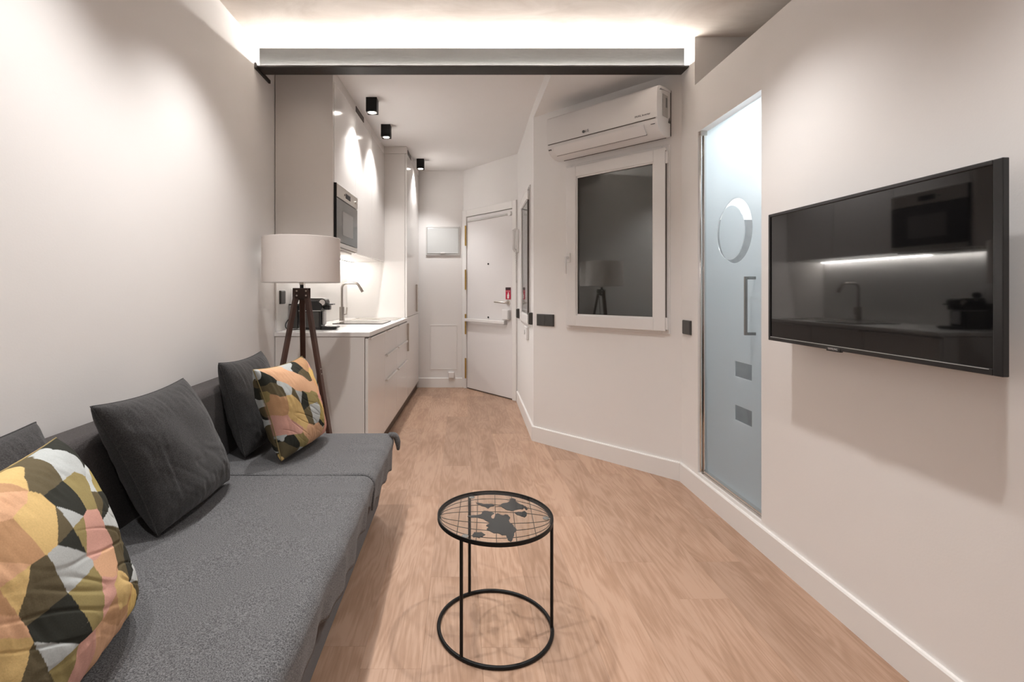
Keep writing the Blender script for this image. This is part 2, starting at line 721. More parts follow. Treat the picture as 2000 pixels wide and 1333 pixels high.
pm = plank_mesh()
rnd = random.Random(11)
nrow = 14
for i in range(nrow):
    x = -1.262+i*PW
    y = YB-0.1-rnd.uniform(0, PL*0.95)
    while y < 6.0:
        pts = [(x+PW*a, y+PL*b) for a in (0.03, 0.25, 0.5, 0.75, 0.97) for b in (0.02, 0.2, 0.4, 0.6, 0.8, 0.98)]
        if any(inside(p, room_poly) for p in pts) and not (x+PW < -0.75 and y > 3.35):
            o = bpy.data.objects.new('plank', pm)
            COL.objects.link(o)
            o.parent = fl
            o.location = (x, y, 0)
            OFF[o.name] = Vector()
        y += PL

struct('ceiling', box((XL-.1, YB-.1, ZC), (2.7, 2.995, ZC+.1)), 'concrete',
       'raw beige concrete ceiling over the living area', 'ceiling')
struct('ceiling_kitchen', box((XL-.1, 3.0, ZK), (1.55, 6.1, ZK+.12)), 'ceil_white',
       'smooth white painted ceiling beyond the steel beam', 'ceiling')
struct('trim_1', prism([(0.567, 3.06), (1.355, 3.06), (1.355, 3.03+.02), (1.36, 3.04), (0.572, 3.86), (0.567, 3.85)], ZS, ZK, 'z'), 'wall',
       'dropped bulkhead over the air conditioner beside the beam', 'bulkhead')

struct('wall_left', wall_mesh(-.1, 3.233-YB, 0, ZC, .1), 'wall', 'long white wall behind the grey sofa', 'wall', F_LEFT)
struct('wall_kitchen', wall_mesh(0, 2.78, 0, ZK, .1), 'wall', 'white wall behind the kitchen run', 'wall', F_KWALL)
struct('wall_far', wall_mesh(0.0, 1.331, 0, ZK, .1), 'wall', 'white end wall carrying the fuse box', 'wall', F_FAR)
struct('wall_door', wall_mesh(0, L_DOOR, 0, ZK, .1, [(0.06, 0.895, 0, 2.10)]), 'wall',
       'angled white wall around the entrance door', 'wall', F_DOOR)
struct('wall_hall', wall_mesh(0, L_HALL, 0, ZK, .1, [(0.52, 1.18, 0.90, 2.01)]), 'wall',
       'white passage wall with the narrow window and switches', 'wall', F_HALL)
struct('wall_window', wall_mesh(0, L_AB, 0, ZK, .1, [(0.34, 1.03, 0.94, 2.06)]), 'wall',
       'angled white wall under the air conditioner', 'wall', F_AB)
bm = wall_mesh(0, 3.03-YB, 0, 2.36, .1, [(0.21, 0.805, 0.13, 2.077)])
bx(bm, (0, 0, 2.36), (0.172, .1, ZC))
struct('wall_right', bm, 'wall', 'white partition wall carrying the television, open above', 'wall', F_RIGHT)
struct('wall_back', wall_mesh(-1.3, XR-XL+.1, 0, ZC, .1), 'wall', 'white wall behind the viewer', 'wall', F_BACK)
# bathroom behind the frosted door
struct('wall_bathroom_end', boxes(((1.455, 2.858, 1.58), (2.6, 2.96, ZC)), ((1.46, 2.87, 0), (2.6, 2.96, 1.58))), 'wall',
       'white wall at the end of the recess and bathroom', 'wall')
struct('wall_bathroom_tile', box((1.46, 2.858, 0.1), (2.6, 2.87, 1.58)), 'stone',
       'grey stone tiling low on the bathroom wall, seen through the glass door', 'wall')
struct('wall_bathroom_side', box((2.6, 0.9, 0), (2.7, 2.96, 2.36)), 'bathwhite', 'white side wall inside the bathroom', 'wall')
struct('wall_bathroom_near', box((1.46, 0.9, 0), (2.6, 1.0, 2.26)), 'bathwhite', 'white near wall inside the bathroom', 'wall')
struct('ceiling_bathroom', box((1.46, YB, 2.26), (2.6, 2.858, 2.36)), 'ceil_white', 'low bathroom ceiling topping the partition', 'ceiling')
struct('wall_recess', box((2.6, YB-.1, 2.36), (2.7, 2.96, ZC)), 'wall', 'shaded wall at the back of the recess over the partition', 'wall')
struct('wall_recess_back', box((1.355, YB-.1, 2.36), (2.6, YB, ZC)), 'wall', 'wall closing the recess behind the viewer', 'wall')
struct('floor_bathroom', box((1.46, 1.0, 0.04), (2.6, 2.858, 0.10)), 'stone', 'grey tiled bathroom floor', 'floor')

# baseboards (board with a small rounded top edge)
HB = 0.115


def baseboard(name, label, frm, a, b):
    prof = [(0, 0), (-0.014, 0), (-0.014, HB-0.006), (-0.010, HB), (0, HB)]
    struct(name, prism(prof, a, b, 'x'), 'trim', label, 'baseboard', frm)


baseboard('baseboard_right', 'white baseboard below the television wall and glass door', F_RIGHT, 0, 3.03-YB)
baseboard('baseboard_window', 'white baseboard below the large window', F_AB, -0.003, L_AB-0.008)
baseboard('baseboard_hall', 'white baseboard along the passage to the entrance', F_HALL, 0.03, L_HALL)
baseboard('baseboard_far', 'white baseboard below the fuse box', F_FAR, 0.76, 1.325)
baseboard('baseboard_left', 'white baseboard behind the sofa', F_LEFT, 0, 3.23-YB)

# ------------------------------------------------------------------ steel beam with LED strip
b = thing('steel_beam', 'grey steel beam with black lower flange and LED strip across the ceiling', 'beam', (0.0675, 2.99, ZS))
obj('web', box((XL, 2.99, 2.51), (XR, 3.0, ZC)), 'steel_grey', b, label='bare grey steel web')
obj('lower_flange', box((XL, 2.928, 2.497), (XR, 3.035, 2.509)), 'black_paint', b, bevel=0.002, label='black painted lower flange')
obj('end_plate', boxes(((XL, 2.915, 2.485), (XL+.012, 3.135, 2.505)), ((XL, 2.915, 2.505), (XL+.012, 2.935, 2.52))), 'black_paint', b, label='black bracket fixed to the left wall')
strip = obj('led_strip', box((XL+.02, 2.966, 2.509), (XR-.02, 2.979, 2.512)), 'plastic_w', b)
led_me = None
nled = 58
for i in range(nled):
    x = XL+.03+(XR-XL-.06)*i/(nled-1)
    if led_me is None:
        o = obj('led', prism([(2.9690, 2.512), (2.9760, 2.512), (2.9760, 2.5150), (2.9690, 2.5135)], x-.004, x+.004, 'x'), 'led_beam', strip)
        led_me = o
        x0 = x
    else:
        c = led_me.copy()
        COL.objects.link(c)
        c.location = (x-x0, 0, 0)

# ------------------------------------------------------------------ ceiling spotlights
SPOT_S = 0.081


def make_spot(x, y, zc, power, label, group, spread=112, blend=0.8):
    t = thing('ceiling_spotlight', label, 'spotlight', (x, y, zc), None, group)
    h = SPOT_S/2
    H = 0.105
    bm = bmesh.new()
    bx(bm, (x-h, y-h, zc-0.006), (x+h, y+h, zc))
    for lo, hi in (((x-h, y-h, zc-H), (x+h, y-h+.004, zc-.006)), ((x-h, y+h-.004, zc-H), (x+h, y+h, zc-.006)),
                   ((x-h, y-h+.004, zc-H), (x-h+.004, y+h-.004, zc-.006)), ((x+h-.004, y-h+.004, zc-H), (x+h, y+h-.004, zc-.006))):
        bx(bm, lo, hi)
    obj('housing', bm, 'black', t)
    obj('lamp_ring', lathe([(0.026, -.012), (0.037, -.012), (0.037, 0.0), (0.026, 0.0)], (x, y, zc-H+.014), 24, closed=True), 'brushed', t)
    obj('bulb', lathe([(0.0, -.004), (0.015, -.003), (0.026, 0.0), (0.026, 0.01), (0, .01)], (x, y, zc-H+.006), 24), 'bulb', t, smooth=True)
    ld = bpy.data.lights.new('spot_beam', 'SPOT')
    ld.energy = power
    ld.color = NEUT
    ld.spot_size = math.radians(spread)
    ld.spot_blend = blend
    ld.shadow_soft_size = 0.028
    lo = bpy.data.objects.new('spot_beam', ld)
    COL.objects.link(lo)
    lo.parent = t
    lo.location = (0, 0, -H-0.012)
    return t


make_spot(-0.670, 3.735, ZK, P_KITCHEN, 'black cube ceiling spotlight nearest the steel beam', 'kitchen ceiling spotlights')
make_spot(-0.655, 4.335, ZK, P_KITCHEN, 'black cube ceiling spotlight, middle of the kitchen row', 'kitchen ceiling spotlights')
make_spot(-0.445, 5.46, ZK, P_KITCHEN, 'black cube ceiling spotlight nearest the entrance door', 'kitchen ceiling spotlights')
for x, y, nm in ((-0.74, 2.12, 'over the far end of the sofa'), (-0.74, 1.33, 'over the middle of the sofa'), (-0.74, 0.2, 'over the near end of the sofa'),
                 (0.80, 1.97, 'over the far end of the television'), (0.80, 0.7, 'over the near end of the television')):
    make_spot(x, y, ZC, P_LIVING, 'black cube ceiling spotlight '+nm+', above the view', 'living room ceiling spotlights', 112, 1.0)
t = thing('bathroom_lamp', 'round cool white lamp on the bathroom ceiling behind frosted glass', 'lamp', (1.75, 2.35, 2.26))
obj('base', lathe([(0.09, -.02), (0.09, 0)], (1.75, 2.35, 2.26), 32), 'plastic_w', t)
obj('diffuser', lathe([(0, -.05), (0.06, -.045), (0.085, -.02)], (1.75, 2.35, 2.26), 32), 'bath_bulb', t, smooth=True)
ld = bpy.data.lights.new('bath_light', 'POINT')
ld.energy = P_BATH
ld.color = COOL
ld.shadow_soft_size = 0.08
lo = bpy.data.objects.new('bath_light', ld)
COL.objects.link(lo)
lo.parent = t
lo.location = (0, 0, -0.15)

# ------------------------------------------------------------------ windows
def window(name, label, frm, a, b, z0, z1, hinge_right=True, glass_in=0.095, prot=0.03, handle=True):
    t = thing(name, label, 'window', ((a+b)/2, 0, z0), frm, kind='structure')
    fw = 0.035

    def rect(x0, x1, c0, c1, wd, y0, y1):
        return boxes(((x0, y0, c0), (x0+wd, y1, c1)), ((x1-wd, y0, c0), (x1, y1, c1)),
                     ((x0+wd, y0, c0), (x1-wd, y1, c0+wd)), ((x0+wd, y0, c1-wd), (x1-wd, y1, c1)))
    obj('outer_frame', rect(a, b, z0, z1, fw+.012, -0.012, 0.07), 'pvc', t, bevel=0.003)
    g = 0.018
    s0, s1, q0, q1 = a+g, b-g, z0+g, z1-g
    sash = obj('sash', rect(s0, s1, q0, q1, glass_in-g, -prot, -0.0125), 'pvc', t, bevel=0.004)
    obj('glazing_bead', rect(a+glass_in-.002, b-glass_in+.002, z0+glass_in-.002, z1-glass_in+.002, 0.012, -prot+.008, -0.0125), 'pvc', sash, bevel=0.003)
    obj('gasket', rect(a+glass_in+.004, b-glass_in-.004, z0+glass_in+.004, z1-glass_in-.004, 0.008, -prot+.014, -0.0135), 'slot', sash)
    obj('pane', box((a+glass_in-.004, -0.012, z0+glass_in-.004), (b-glass_in+.004, -0.006, z1-glass_in+.004)), 'win_glass', t, label='dark reflective window pane')
    obj('blind', box((a+.05, 0.072, z0+.05), (b-.05, 0.08, z1-.05)), 'shutter', t, label='dark grey blind closed behind the glass')
    if handle:
        hx = a+g+0.022 if hinge_right else b-g-0.022
        zc = z0+0.51
        hd = obj('handle', boxes(((hx-.014, -prot-.010, zc-.035), (hx+.014, -prot, zc+.035))), 'pvc', t, bevel=0.003)
        obj('lever', tube([(hx, -prot-.008, zc), (hx, -prot-.04, zc), (hx, -prot-.045, zc-.03), (hx, -prot-.04, zc-.115)], [.010, .010, .009, .008], 10), 'pvc', hd, smooth=True)
    for zz in (z0+0.03, z1-0.12):
        hx = b-0.012 if hinge_right else a+0.012
        obj('hinge', cyl((hx, -0.022, zz), (hx, -0.022, zz+.075), 0.009, 12), 'pvc', t, smooth=True)
    hx = b-g-.001 if hinge_right else a+g+.001
    obj('seam', box((hx-.003, -0.0285, z0+.03), (hx+.003, -0.012, z1-.04)), 'slot', t)
    return t


window('window_1', 'large white framed window with dark glass below the air conditioner', F_AB, 0.305, 1.068, 0.897, 2.083)
window('window_2', 'narrow white framed window on the passage wall, seen edge-on', F_HALL, 0.49, 1.205, 0.87, 2.035, hinge_right=True, prot=0.022, handle=False)

# ------------------------------------------------------------------ entrance door
t = thing('door_1', 'white entrance door with brass hinges at the end of the passage', 'door', (0.48, 0, 0), F_DOOR, kind='structure')
obj('door_frame', boxes(((0.003, -0.02, 0), (0.078, 0.09, 2.13)), ((0.878, -0.02, 0), (0.937, 0.09, 2.13)), ((0.078, -0.02, 2.05), (0.878, 0.09, 2.13))), 'trim', t, bevel=0.004)
leaf = obj('leaf', box((0.084, -0.008, 0.012), (0.874, 0.035, 2.044)), 'door_paint', t, bevel=0.003)
obj('draught_gap', box((0.084, -0.003, 0.002), (0.874, 0.034, 0.011)), 'slot', t)
ds = obj('door_closer_strip', box((0.10, -0.022, 1.985), (0.845, -0.0085, 2.005)), 'plastic_g', leaf, bevel=0.003)
obj('strip_end', cyl((0.848, -0.035, 1.995), (0.848, -0.0085, 1.995), 0.024, 16), 'plastic_w', leaf)
for zc in (1.825, 1.30, 0.77, 0.245):
    h = obj('hinge', cyl((0.081, -0.030, zc-.12), (0.081, -0.030, zc+.12), 0.0095, 12), 'brass', t, smooth=True, label='brass barrel hinge')
for zz, xx in ((1.472, .476), (0.868, .476)):
    obj('peephole', cyl((xx, -0.014, zz), (xx, -0.008, zz), 0.010, 14), 'black', leaf)
hd = obj('handle', cyl((0.812, -0.018, 1.04), (0.812, -0.008, 1.04), 0.027, 20), 'brushed', leaf, smooth=True, label='brushed steel lever handle')
obj('lever', tube([(0.812, -0.015, 1.04), (0.812, -0.05, 1.04), (0.795, -0.06, 1.041), (0.64, -0.06, 1.046)], 0.0095, 10), 'brushed', leaf, smooth=True)
obj('push_bar', box((0.085, -0.055, 0.805), (0.79, -0.030, 0.842)), 'plastic_w', leaf, bevel=0.006)
obj('push_bar_mount', boxes(((0.10, -0.03, 0.805), (0.14, -0.008, 0.842)), ((0.765, -0.052, 0.80), (0.79, -0.008, 0.842))), 'plastic_g', leaf, bevel=0.003)
lk = obj('lock_box', box((0.745, -0.05, 0.855), (0.835, -0.008, 0.965)), 'plastic_w', leaf, bevel=0.008)
obj('lock_side', box((0.836, -0.045, 0.862), (0.850, -0.009, 0.96)), 'plastic_g', leaf, bevel=0.004)
t = thing('door_hanger', 'crimson card with white figure hanging on the entrance door', 'sign', (0.808, -0.0125, 1.075), F_DOOR)
obj('card', box((0.768, -0.012, 1.075), (0.848, -0.0095, 1.205)), 'red_card', t)
obj('header', box((0.768, -0.0132, 1.176), (0.848, -0.0121, 1.205)), 'dark_card', t)
pic = [(0.796, 1.085), (0.822, 1.085), (0.826, 1.125), (0.82, 1.13), (0.818, 1.152), (0.806, 1.152), (0.804, 1.13), (0.793, 1.126)]
obj('figure', prism(pic, -0.0132, -0.0121, 'y'), 'white_card', t)
for r_ in range(2):
    obj('print_line', box((0.778, -0.0132, 1.163-r_*.0), (0.838, -0.0125, 1.1655)), 'white_card', t) if r_ == 0 else None

# intercom by the door, on the passage wall
t = thing('intercom', 'white wall intercom handset with hanging curly cord beside the door', 'intercom', (0.13, 0, 1.45), F_HALL)
obj('base', box((0.085, -0.022, 1.56), (0.165, 0, 1.80)), 'plastic_w', t, bevel=0.006)
obj('handset', tube([(0.125, -0.03, 1.80), (0.125, -0.052, 1.79), (0.125, -0.052, 1.60), (0.125, -0.03, 1.58)], [.018, .02, .016, .018], 12), 'plastic_w', t, smooth=True)
pts = []
for i in range(120):
    a = i/119
    zc = 1.575-0.32*math.sin(a*PI*0.62)
    pts.append((0.125+0.006*math.cos(i*1.3)+0.05*a, -0.025+0.006*math.sin(i*1.3), zc))
obj('curly_cord', tube(pts, 0.0028, 5), 'plastic_g', t, smooth=True)

# ------------------------------------------------------------------ switches and boxes
def switch(label, frm, x0, x1, z0, z1, n=1, th=0.012, cat='light switch', mt='charcoal', group='charcoal wall switches'):
    t = thing('wall_switch', label, cat, ((x0+x1)/2, 0, z0), frm, group)
    obj('plate', box((x0, -th*0.7, z0), (x1, 0, z1)), mt, t, bevel=0.002)
    wd = (x1-x0-0.008)/n
    for i in range(n):
        obj('rocker', box((x0+.004+i*wd+.0008, -th, z0+.004), (x0+.004+(i+1)*wd-.0008, -th*0.7, z1-.004)), mt, t, bevel=0.0015)
    return t


switch('wide charcoal double switch left of the large window', F_AB, 0.036, 0.196, 0.90, 0.99, 2)
switch('square charcoal switch between the large window and glass door', F_RIGHT, 0.03, 0.135, 0.908, 0.992, 1)
switch('charcoal switch on the passage wall at the corner', F_HALL, 1.235, 1.325, 0.90, 0.995, 1, th=0.03)
switch('charcoal switch on the passage wall next to the entrance door', F_HALL, 0.14, 0.23, 0.89, 0.985, 1, th=0.03)
t = thing('thermostat', 'small white wall control below the narrow passage window', 'thermostat', (0.95, 0, 0.78), F_HALL)
obj('case', box((0.87, -0.022, 0.752), (1.06, 0, 0.862)), 'plastic_w', t, bevel=0.006)
obj('dial', cyl((0.93, -0.028, 0.81), (0.93, -0.022, 0.81), 0.02, 18), 'plastic_g', t, smooth=True)

fx = 1.3
t = thing('fuse_box', 'pale grey flush fuse box cover high on the end wall', 'fuse box', (fx-.216, 0, 1.594), F_FAR)
obj('frame', boxes(((fx-.421, -.018, 1.594), (fx-.406, 0, 1.942)), ((fx-.027, -.018, 1.594), (fx-.012, 0, 1.942)),
                   ((fx-.406, -.018, 1.594), (fx-.027, 0, 1.614)), ((fx-.406, -.018, 1.925), (fx-.027, 0, 1.942))), 'plastic_g', t, bevel=0.003)
dd = obj('door', box((fx-.405, -.024, 1.615), (fx-.028, -.004, 1.924)), 'fuse', t, bevel=0.004)
obj('latch', box((fx-.245, -.032, 1.617), (fx-.19, -.0245, 1.632)), 'plastic_w', dd, bevel=0.002)
t = thing('access_panel', 'square white access panel low on the end wall', 'panel', (fx-.21, 0, .22), F_FAR)
obj('frame', boxes(((fx-.372, -.006, .217), (fx-.362, 0, .755)), ((fx-.053, -.006, .217), (fx-.043, 0, .755)),
                   ((fx-.362, -.006, .217), (fx-.053, 0, .227)), ((fx-.362, -.006, .745), (fx-.053, 0, .755))), 'trim', t, bevel=0.002)
obj('cover', box((fx-.361, -.004, .228), (fx-.054, 0, .744)), 'wall', t)
t = thing('junction_box', 'small white box just above the baseboard on the end wall', 'junction box', (fx-.115, 0, 0.117), F_FAR)
obj('case', box((fx-.150, -.045, .117), (fx-.080, 0, .188)), 'plastic_w', t, bevel=0.006)
obj('lid', box((fx-.146, -.049, .121), (fx-.084, -.0455, .184)), 'plastic_w', t, bevel=0.002)

# ------------------------------------------------------------------ air conditioner
t = thing('air_conditioner', 'white wall-mounted split air conditioner above the large window', 'air conditioner', (0.67, 0, 2.10), F_AB)
prof = [(0, 2.412), (-.10, 2.412), (-.165, 2.405), (-.19, 2.395), (-.2, 2.38), (-.203, 2.30), (-.2, 2.205)]
low = [(-.199, 2.200), (-.194, 2.178), (-.178, 2.152), (-.150, 2.130), (-.11, 2.116), (-.06, 2.112), (0, 2.128)]
A0, A1 = 0.272, 1.076
body = obj('body', prism([(0, 2.41), (-.19, 2.378), (-.195, 2.2)]+low[1:], A0+.003, A1-.003, 'x'), 'plastic_w', t, smooth=True, bevel=0.004)
obj('front_panel', prism(prof+[(-.190, 2.205), (-.192, 2.36), (-.15, 2.39), (0, 2.40)], A0, A1, 'x'), 'plastic_w', t, smooth=True, bevel=0.003)
obj('panel_seam', prism([(-.201, 2.2055), (-.2005, 2.2015), (-.19, 2.2015), (-.19, 2.2055)], A0+.012, A1-.012, 'x'), 'slot', t)
fl_p = [(-.2015, 2.178), (-.186, 2.150), (-.158, 2.124), (-.155, 2.128), (-.18, 2.153), (-.194, 2.178)]
flap = obj('air_flap', prism(fl_p, A0+.06, A1-.085, 'x'), 'plastic_w', t, smooth=True)
obj('flap_seam', prism([(-.160, 2.1255), (-.155, 2.1225), (-.150, 2.128), (-.155, 2.1305)], A0+.06, A1-.085, 'x'), 'slot', t)
obj('back_seam', prism([(-.062, 2.1125), (-.055, 2.1095), (-.05, 2.114), (-.058, 2.116)], A0+.05, A1-.01, 'x'), 'slot', t)
obj('vent_edge', prism([(-.012, 2.413), (-.006, 2.413), (-.006, 2.13), (-.012, 2.13)], A1-.003, A1+.0008, 'x'), 'slot', t)
lg = obj('logo_badge', cyl((0.575, -.2055, 2.232), (0.575, -.200, 2.232), 0.0095, 18), 'ink', t)
bmx = text_on(text_bm('LG', 0.024), (1, 0, 0), (0, 0, 1), (0.601, -.2028, 2.232))
obj('logo_letters', bmx, 'ink', t)
bmx = text_on(text_bm('DUAL Inverter', 0.016), (1, 0, 0), (0, 0, 1), (0.985, -.2026, 2.236))
obj('model_lettering', bmx, 'ink', t)
for xx in (0.285, 0.298):
    obj('indicator', box((xx, -.1945, 2.164), (xx+.007, -.180, 2.171)), 'ink', t)
obj('plasma_print', box((1.033, -.1945, 2.170), (1.058, -.186, 2.173)), 'ink', t)
obj('rating_sticker', box((A1-.0005, -.125, 2.23), (A1+.0012, -.055, 2.365)), 'sticker', t, bevel=0.0004)
obj('sticker_mark', box((A1+.0002, -.085, 2.29), (A1+.0018, -.066, 2.35)), 'ink', t)
obj('warning_mark', prism([(-.048, 2.205), (-.018, 2.205), (-.033, 2.24)], A1-.0005, A1+.0015, 'x'), 'ink', t)

# ------------------------------------------------------------------ shower door (frosted) in the right wall
t = thing('door_2', 'frosted glass door with chrome frame in the right wall', 'door', (1.4, 2.52, 0.13), kind='structure')
GX = 1.398
# frosted pane with a clear ring and two clear rectangles left in the frosting
cu = bpy.data.curves.new('pane', 'CURVE')
cu.dimensions = '2D'
cu.fill_mode = 'BOTH'
cu.extrude = 0.0015


def spl(pts):
    s = cu.splines.new('POLY')
    s.points.add(len(pts)-1)
    for p, q in zip(s.points, pts):
        p.co = (q[0], q[1], 0, 1)
    s.use_cyclic_u = True


Y0, Y1, Z0, Z1 = 2.232, 2.822, 0.142, 2.072
spl([(Y0, Z0), (Y1, Z0), (Y1, Z1), (Y0, Z1)])
spl([(2.515+0.152*math.cos(a*PI/32), 1.475+0.165*math.sin(a*PI/32)) for a in range(64)])
spl([(2.560+0.130*math.cos(a*PI/32), 1.470+0.140*math.sin(a*PI/32)) for a in range(64)])
spl([(2.368, .735), (2.515, .735), (2.515, .812), (2.368, .812)])
spl([(2.368, .514), (2.515, .514), (2.515, .590), (2.368, .590)])
co = bpy.data.objects.new('pane', cu)
COL.objects.link(co)
me = bpy.data.meshes.new_from_object(co.evaluated_get(bpy.context.evaluated_depsgraph_get()))
bpy.data.objects.remove(co)
bm = bmesh.new()
bm.from_mesh(me)
bm.transform(Matrix(((0, 0, 1, GX), (1, 0, 0, 0), (0, 1, 0, 0), (0, 0, 0, 1))))
obj('frosted_pane', bm, 'frosted', t, label='frosted glass pane with clear ring and squares')
obj('clear_pane', box((GX+.002, Y0, Z0), (GX+.006, Y1, Z1)), 'bath_clear', t)
obj('pivot_profile', boxes(((1.362, 2.806, .13), (1.376, 2.8195, 2.077)), ((1.378, 2.80, .13), (1.394, 2.8195, 2.077))), 'chrome', t, bevel=0.004)
obj('pivot_cap', box((1.36, 2.796, 2.05), (1.397, 2.8195, 2.0765)), 'brushed', t, bevel=0.002)
obj('bottom_rail', boxes(((1.374, 2.226, .131), (1.397, 2.796, .150)), ((1.362, 2.226, .131), (1.3735, 2.796, .138))), 'chrome', t, bevel=0.002)
obj('edge_seal', box((1.392, 2.226, .15), (1.404, 2.2315, 2.07)), 'plastic_g', t)
hb = obj('handle', boxes(((1.345, 2.335, .958), (1.357, 2.347, 1.237)), ((1.357, 2.335, 1.223), (1.397, 2.347, 1.237)), ((1.357, 2.335, .958), (1.397, 2.347, .972))), 'dark_steel', t, bevel=0.0015, label='square satin steel pull handle')

# ------------------------------------------------------------------ television
TX = 1.257
TY0, TY1, TZ0, TZ1 = 1.141, 2.012, 0.969, 1.479
t = thing('television', 'black flat-screen television mounted on the right wall', 'television', (TX+.03, 1.58, TZ0))
obj('back_shell', boxes(((TX+.012, TY0+.02, TZ0+.02), (TX+.03, TY1-.02, TZ1-.02)), ((TX+.03, TY0+.12, TZ0+.06), (TX+.055, TY1-.12, TZ1-.12))), 'bezel', t, bevel=0.004)
bz = 0.012
obj('bezel', boxes(((TX-.004, TY0, TZ0), (TX+.012, TY0+.022, TZ1)), ((TX-.004, TY1-bz, TZ0), (TX+.012, TY1, TZ1)),
                   ((TX-.004, TY0+.022, TZ1-bz), (TX+.012, TY1-bz, TZ1)), ((TX-.004, TY0+.022, TZ0), (TX+.012, TY1-bz, TZ0+.016))), 'bezel', t, bevel=0.002)
obj('screen', box((TX, TY0+.022, TZ0+.016), (TX+.006, TY1-bz, TZ1-bz)), 'screen', t, label='glossy dark switched-off screen')
obj('silver_line', box((TX-.0048, TY0+.03, TZ0+.0135), (TX-.0038, TY1-.015, TZ0+.0152)), 'silver_print', t)
obj('sensor_tab', box((TX-.006, 1.628, TZ0-.004), (TX+.004, 1.69, TZ0+.008)), 'bezel', t, bevel=0.001)
obj('logo_lettering', text_on(text_bm('SAMSUNG', 0.0095, .0003), (0, -1, 0), (0, 0, 1), (TX-.0065, 1.66, TZ0+.004)), 'silver_print', t)
obj('wall_mount', boxes(((TX+.055, 1.45, 1.14), (TX+.075, 1.70, 1.34)), ((TX+.075, 1.52, 1.18), (XR-.012, 1.58, 1.30)), ((XR-.012, 1.44, 1.12), (XR, 1.70, 1.36))), 'black', t, bevel=0.002)

# ------------------------------------------------------------------ kitchen (frame: x out from wall, y along run)
DB, DU = 0.617, 0.389
FT = 0.019


def lip_handle(parent, x, y0, y1, z):
    return obj('handle', boxes(((x, y0, z-.002), (x+.020, y1, z+.002)), ((x+.016, y0, z-.014), (x+.020, y1, z-.002))), 'gloss', parent, bevel=0.0008, label='thin white lip handle')


def vert_handle(parent, x, y, z0, z1):
    return obj('handle', boxes(((x, y-.002, z0), (x+.020, y+.002, z1)), ((x+.016, y+.002, z0), (x+.020, y+.014, z1))), 'brushed', parent, bevel=0.0008, label='vertical metal edge handle')


def base_unit(label, y0, y1, fronts, side=False):
    t = thing('base_cabinet', label, 'cabinet', (0.3, (y0+y1)/2, 0), F_KIT, 'glossy white base cabinets')
    obj('body', box((0.005, y0+.002+(0.016 if side else 0), .085), (DB-FT-.002, y1-.002, .868)), 'panel', t)
    obj('plinth', box((0.30, y0+(0.02 if side else .001), 0), (DB-.022, y1-.001, .084)), 'plinth', t)
    if side:
        obj('side_panel', box((0.005, y0-.002, 0.0), (DB-FT-.004, y0+.014, .868)), 'panel', t, bevel=0.001, label='plain white end panel')
    for nm, z0, z1 in fronts:
        f = obj(nm, box((DB-FT, y0+.0015, z0+.0015), (DB, y1-.0015, z1-.0015)), 'gloss', t, bevel=0.0012)
        ha = 0.03
        lip_handle(f, DB-.003, y0+ha, y1-ha, z1+.0005 if z1 < .86 else z1-.001)
    return t


base_unit('glossy white base cabinet with plain front, nearest the lamp', 0.0, 0.578, [('door', .085, .858)], side=True)
DR = [('drawer', .085, .478), ('drawer', .478, .672), ('drawer', .672, .858)]
base_unit('glossy white three-drawer cabinet beside the plain front one', 0.580, 1.122, DR)
base_unit('glossy white three-drawer cabinet next to the tall cabinet', 1.124, 1.738, DR)

wt = obj('worktop', prism([(0, -.006), (DB+.012, -.006), (DB+.012, 1.742), (0, 1.742)], .870, .898, 'z'), 'quartz', None, F_KIT, (0.3, .85, .87), bevel=0.002)
tag(wt, 'thin white worktop over the kitchen base cabinets', 'worktop')
sp = obj('splashback', box((0.001, 0.0, .9), (0.012, 1.742, 1.455)), 'splash', None, F_KIT, (0.006, .85, .9))
tag(sp, 'plain white splashback between worktop and wall cabinets', 'splashback')

t = thing('tall_cabinet', 'tall glossy white cabinet reaching the ceiling beside the end wall', 'cabinet', (0.3, 2.23, 0), F_KIT)
obj('body', box((0.005, 1.746, .085), (DB-FT-.002, 2.715, 2.545)), 'panel', t, bevel=0.001)
obj('plinth', box((0.30, 1.746, 0), (DB-.022, 2.715, .084)), 'plinth', t)
obj('filler', box((0.005, 1.746, 2.547), (DB-.002, 2.715, ZK-.002)), 'panel', t)
ud = obj('upper_door', box((DB-FT, 1.748, .902), (DB, 2.712, 2.543)), 'gloss', t, bevel=0.0012)
ldr = obj('lower_door', box((DB-FT, 1.748, .087), (DB, 2.712, .898)), 'gloss', t, bevel=0.0012)
vert_handle(ud, DB-.001, 2.45, .93, 1.24)
vert_handle(ldr, DB-.001, 1.765, .56, .84)
obj('vent_slot', box((DB-.003, 1.80, 2.555), (DB+.001, 2.05, 2.60)), 'slot', t, label='dark vent slot near the ceiling')


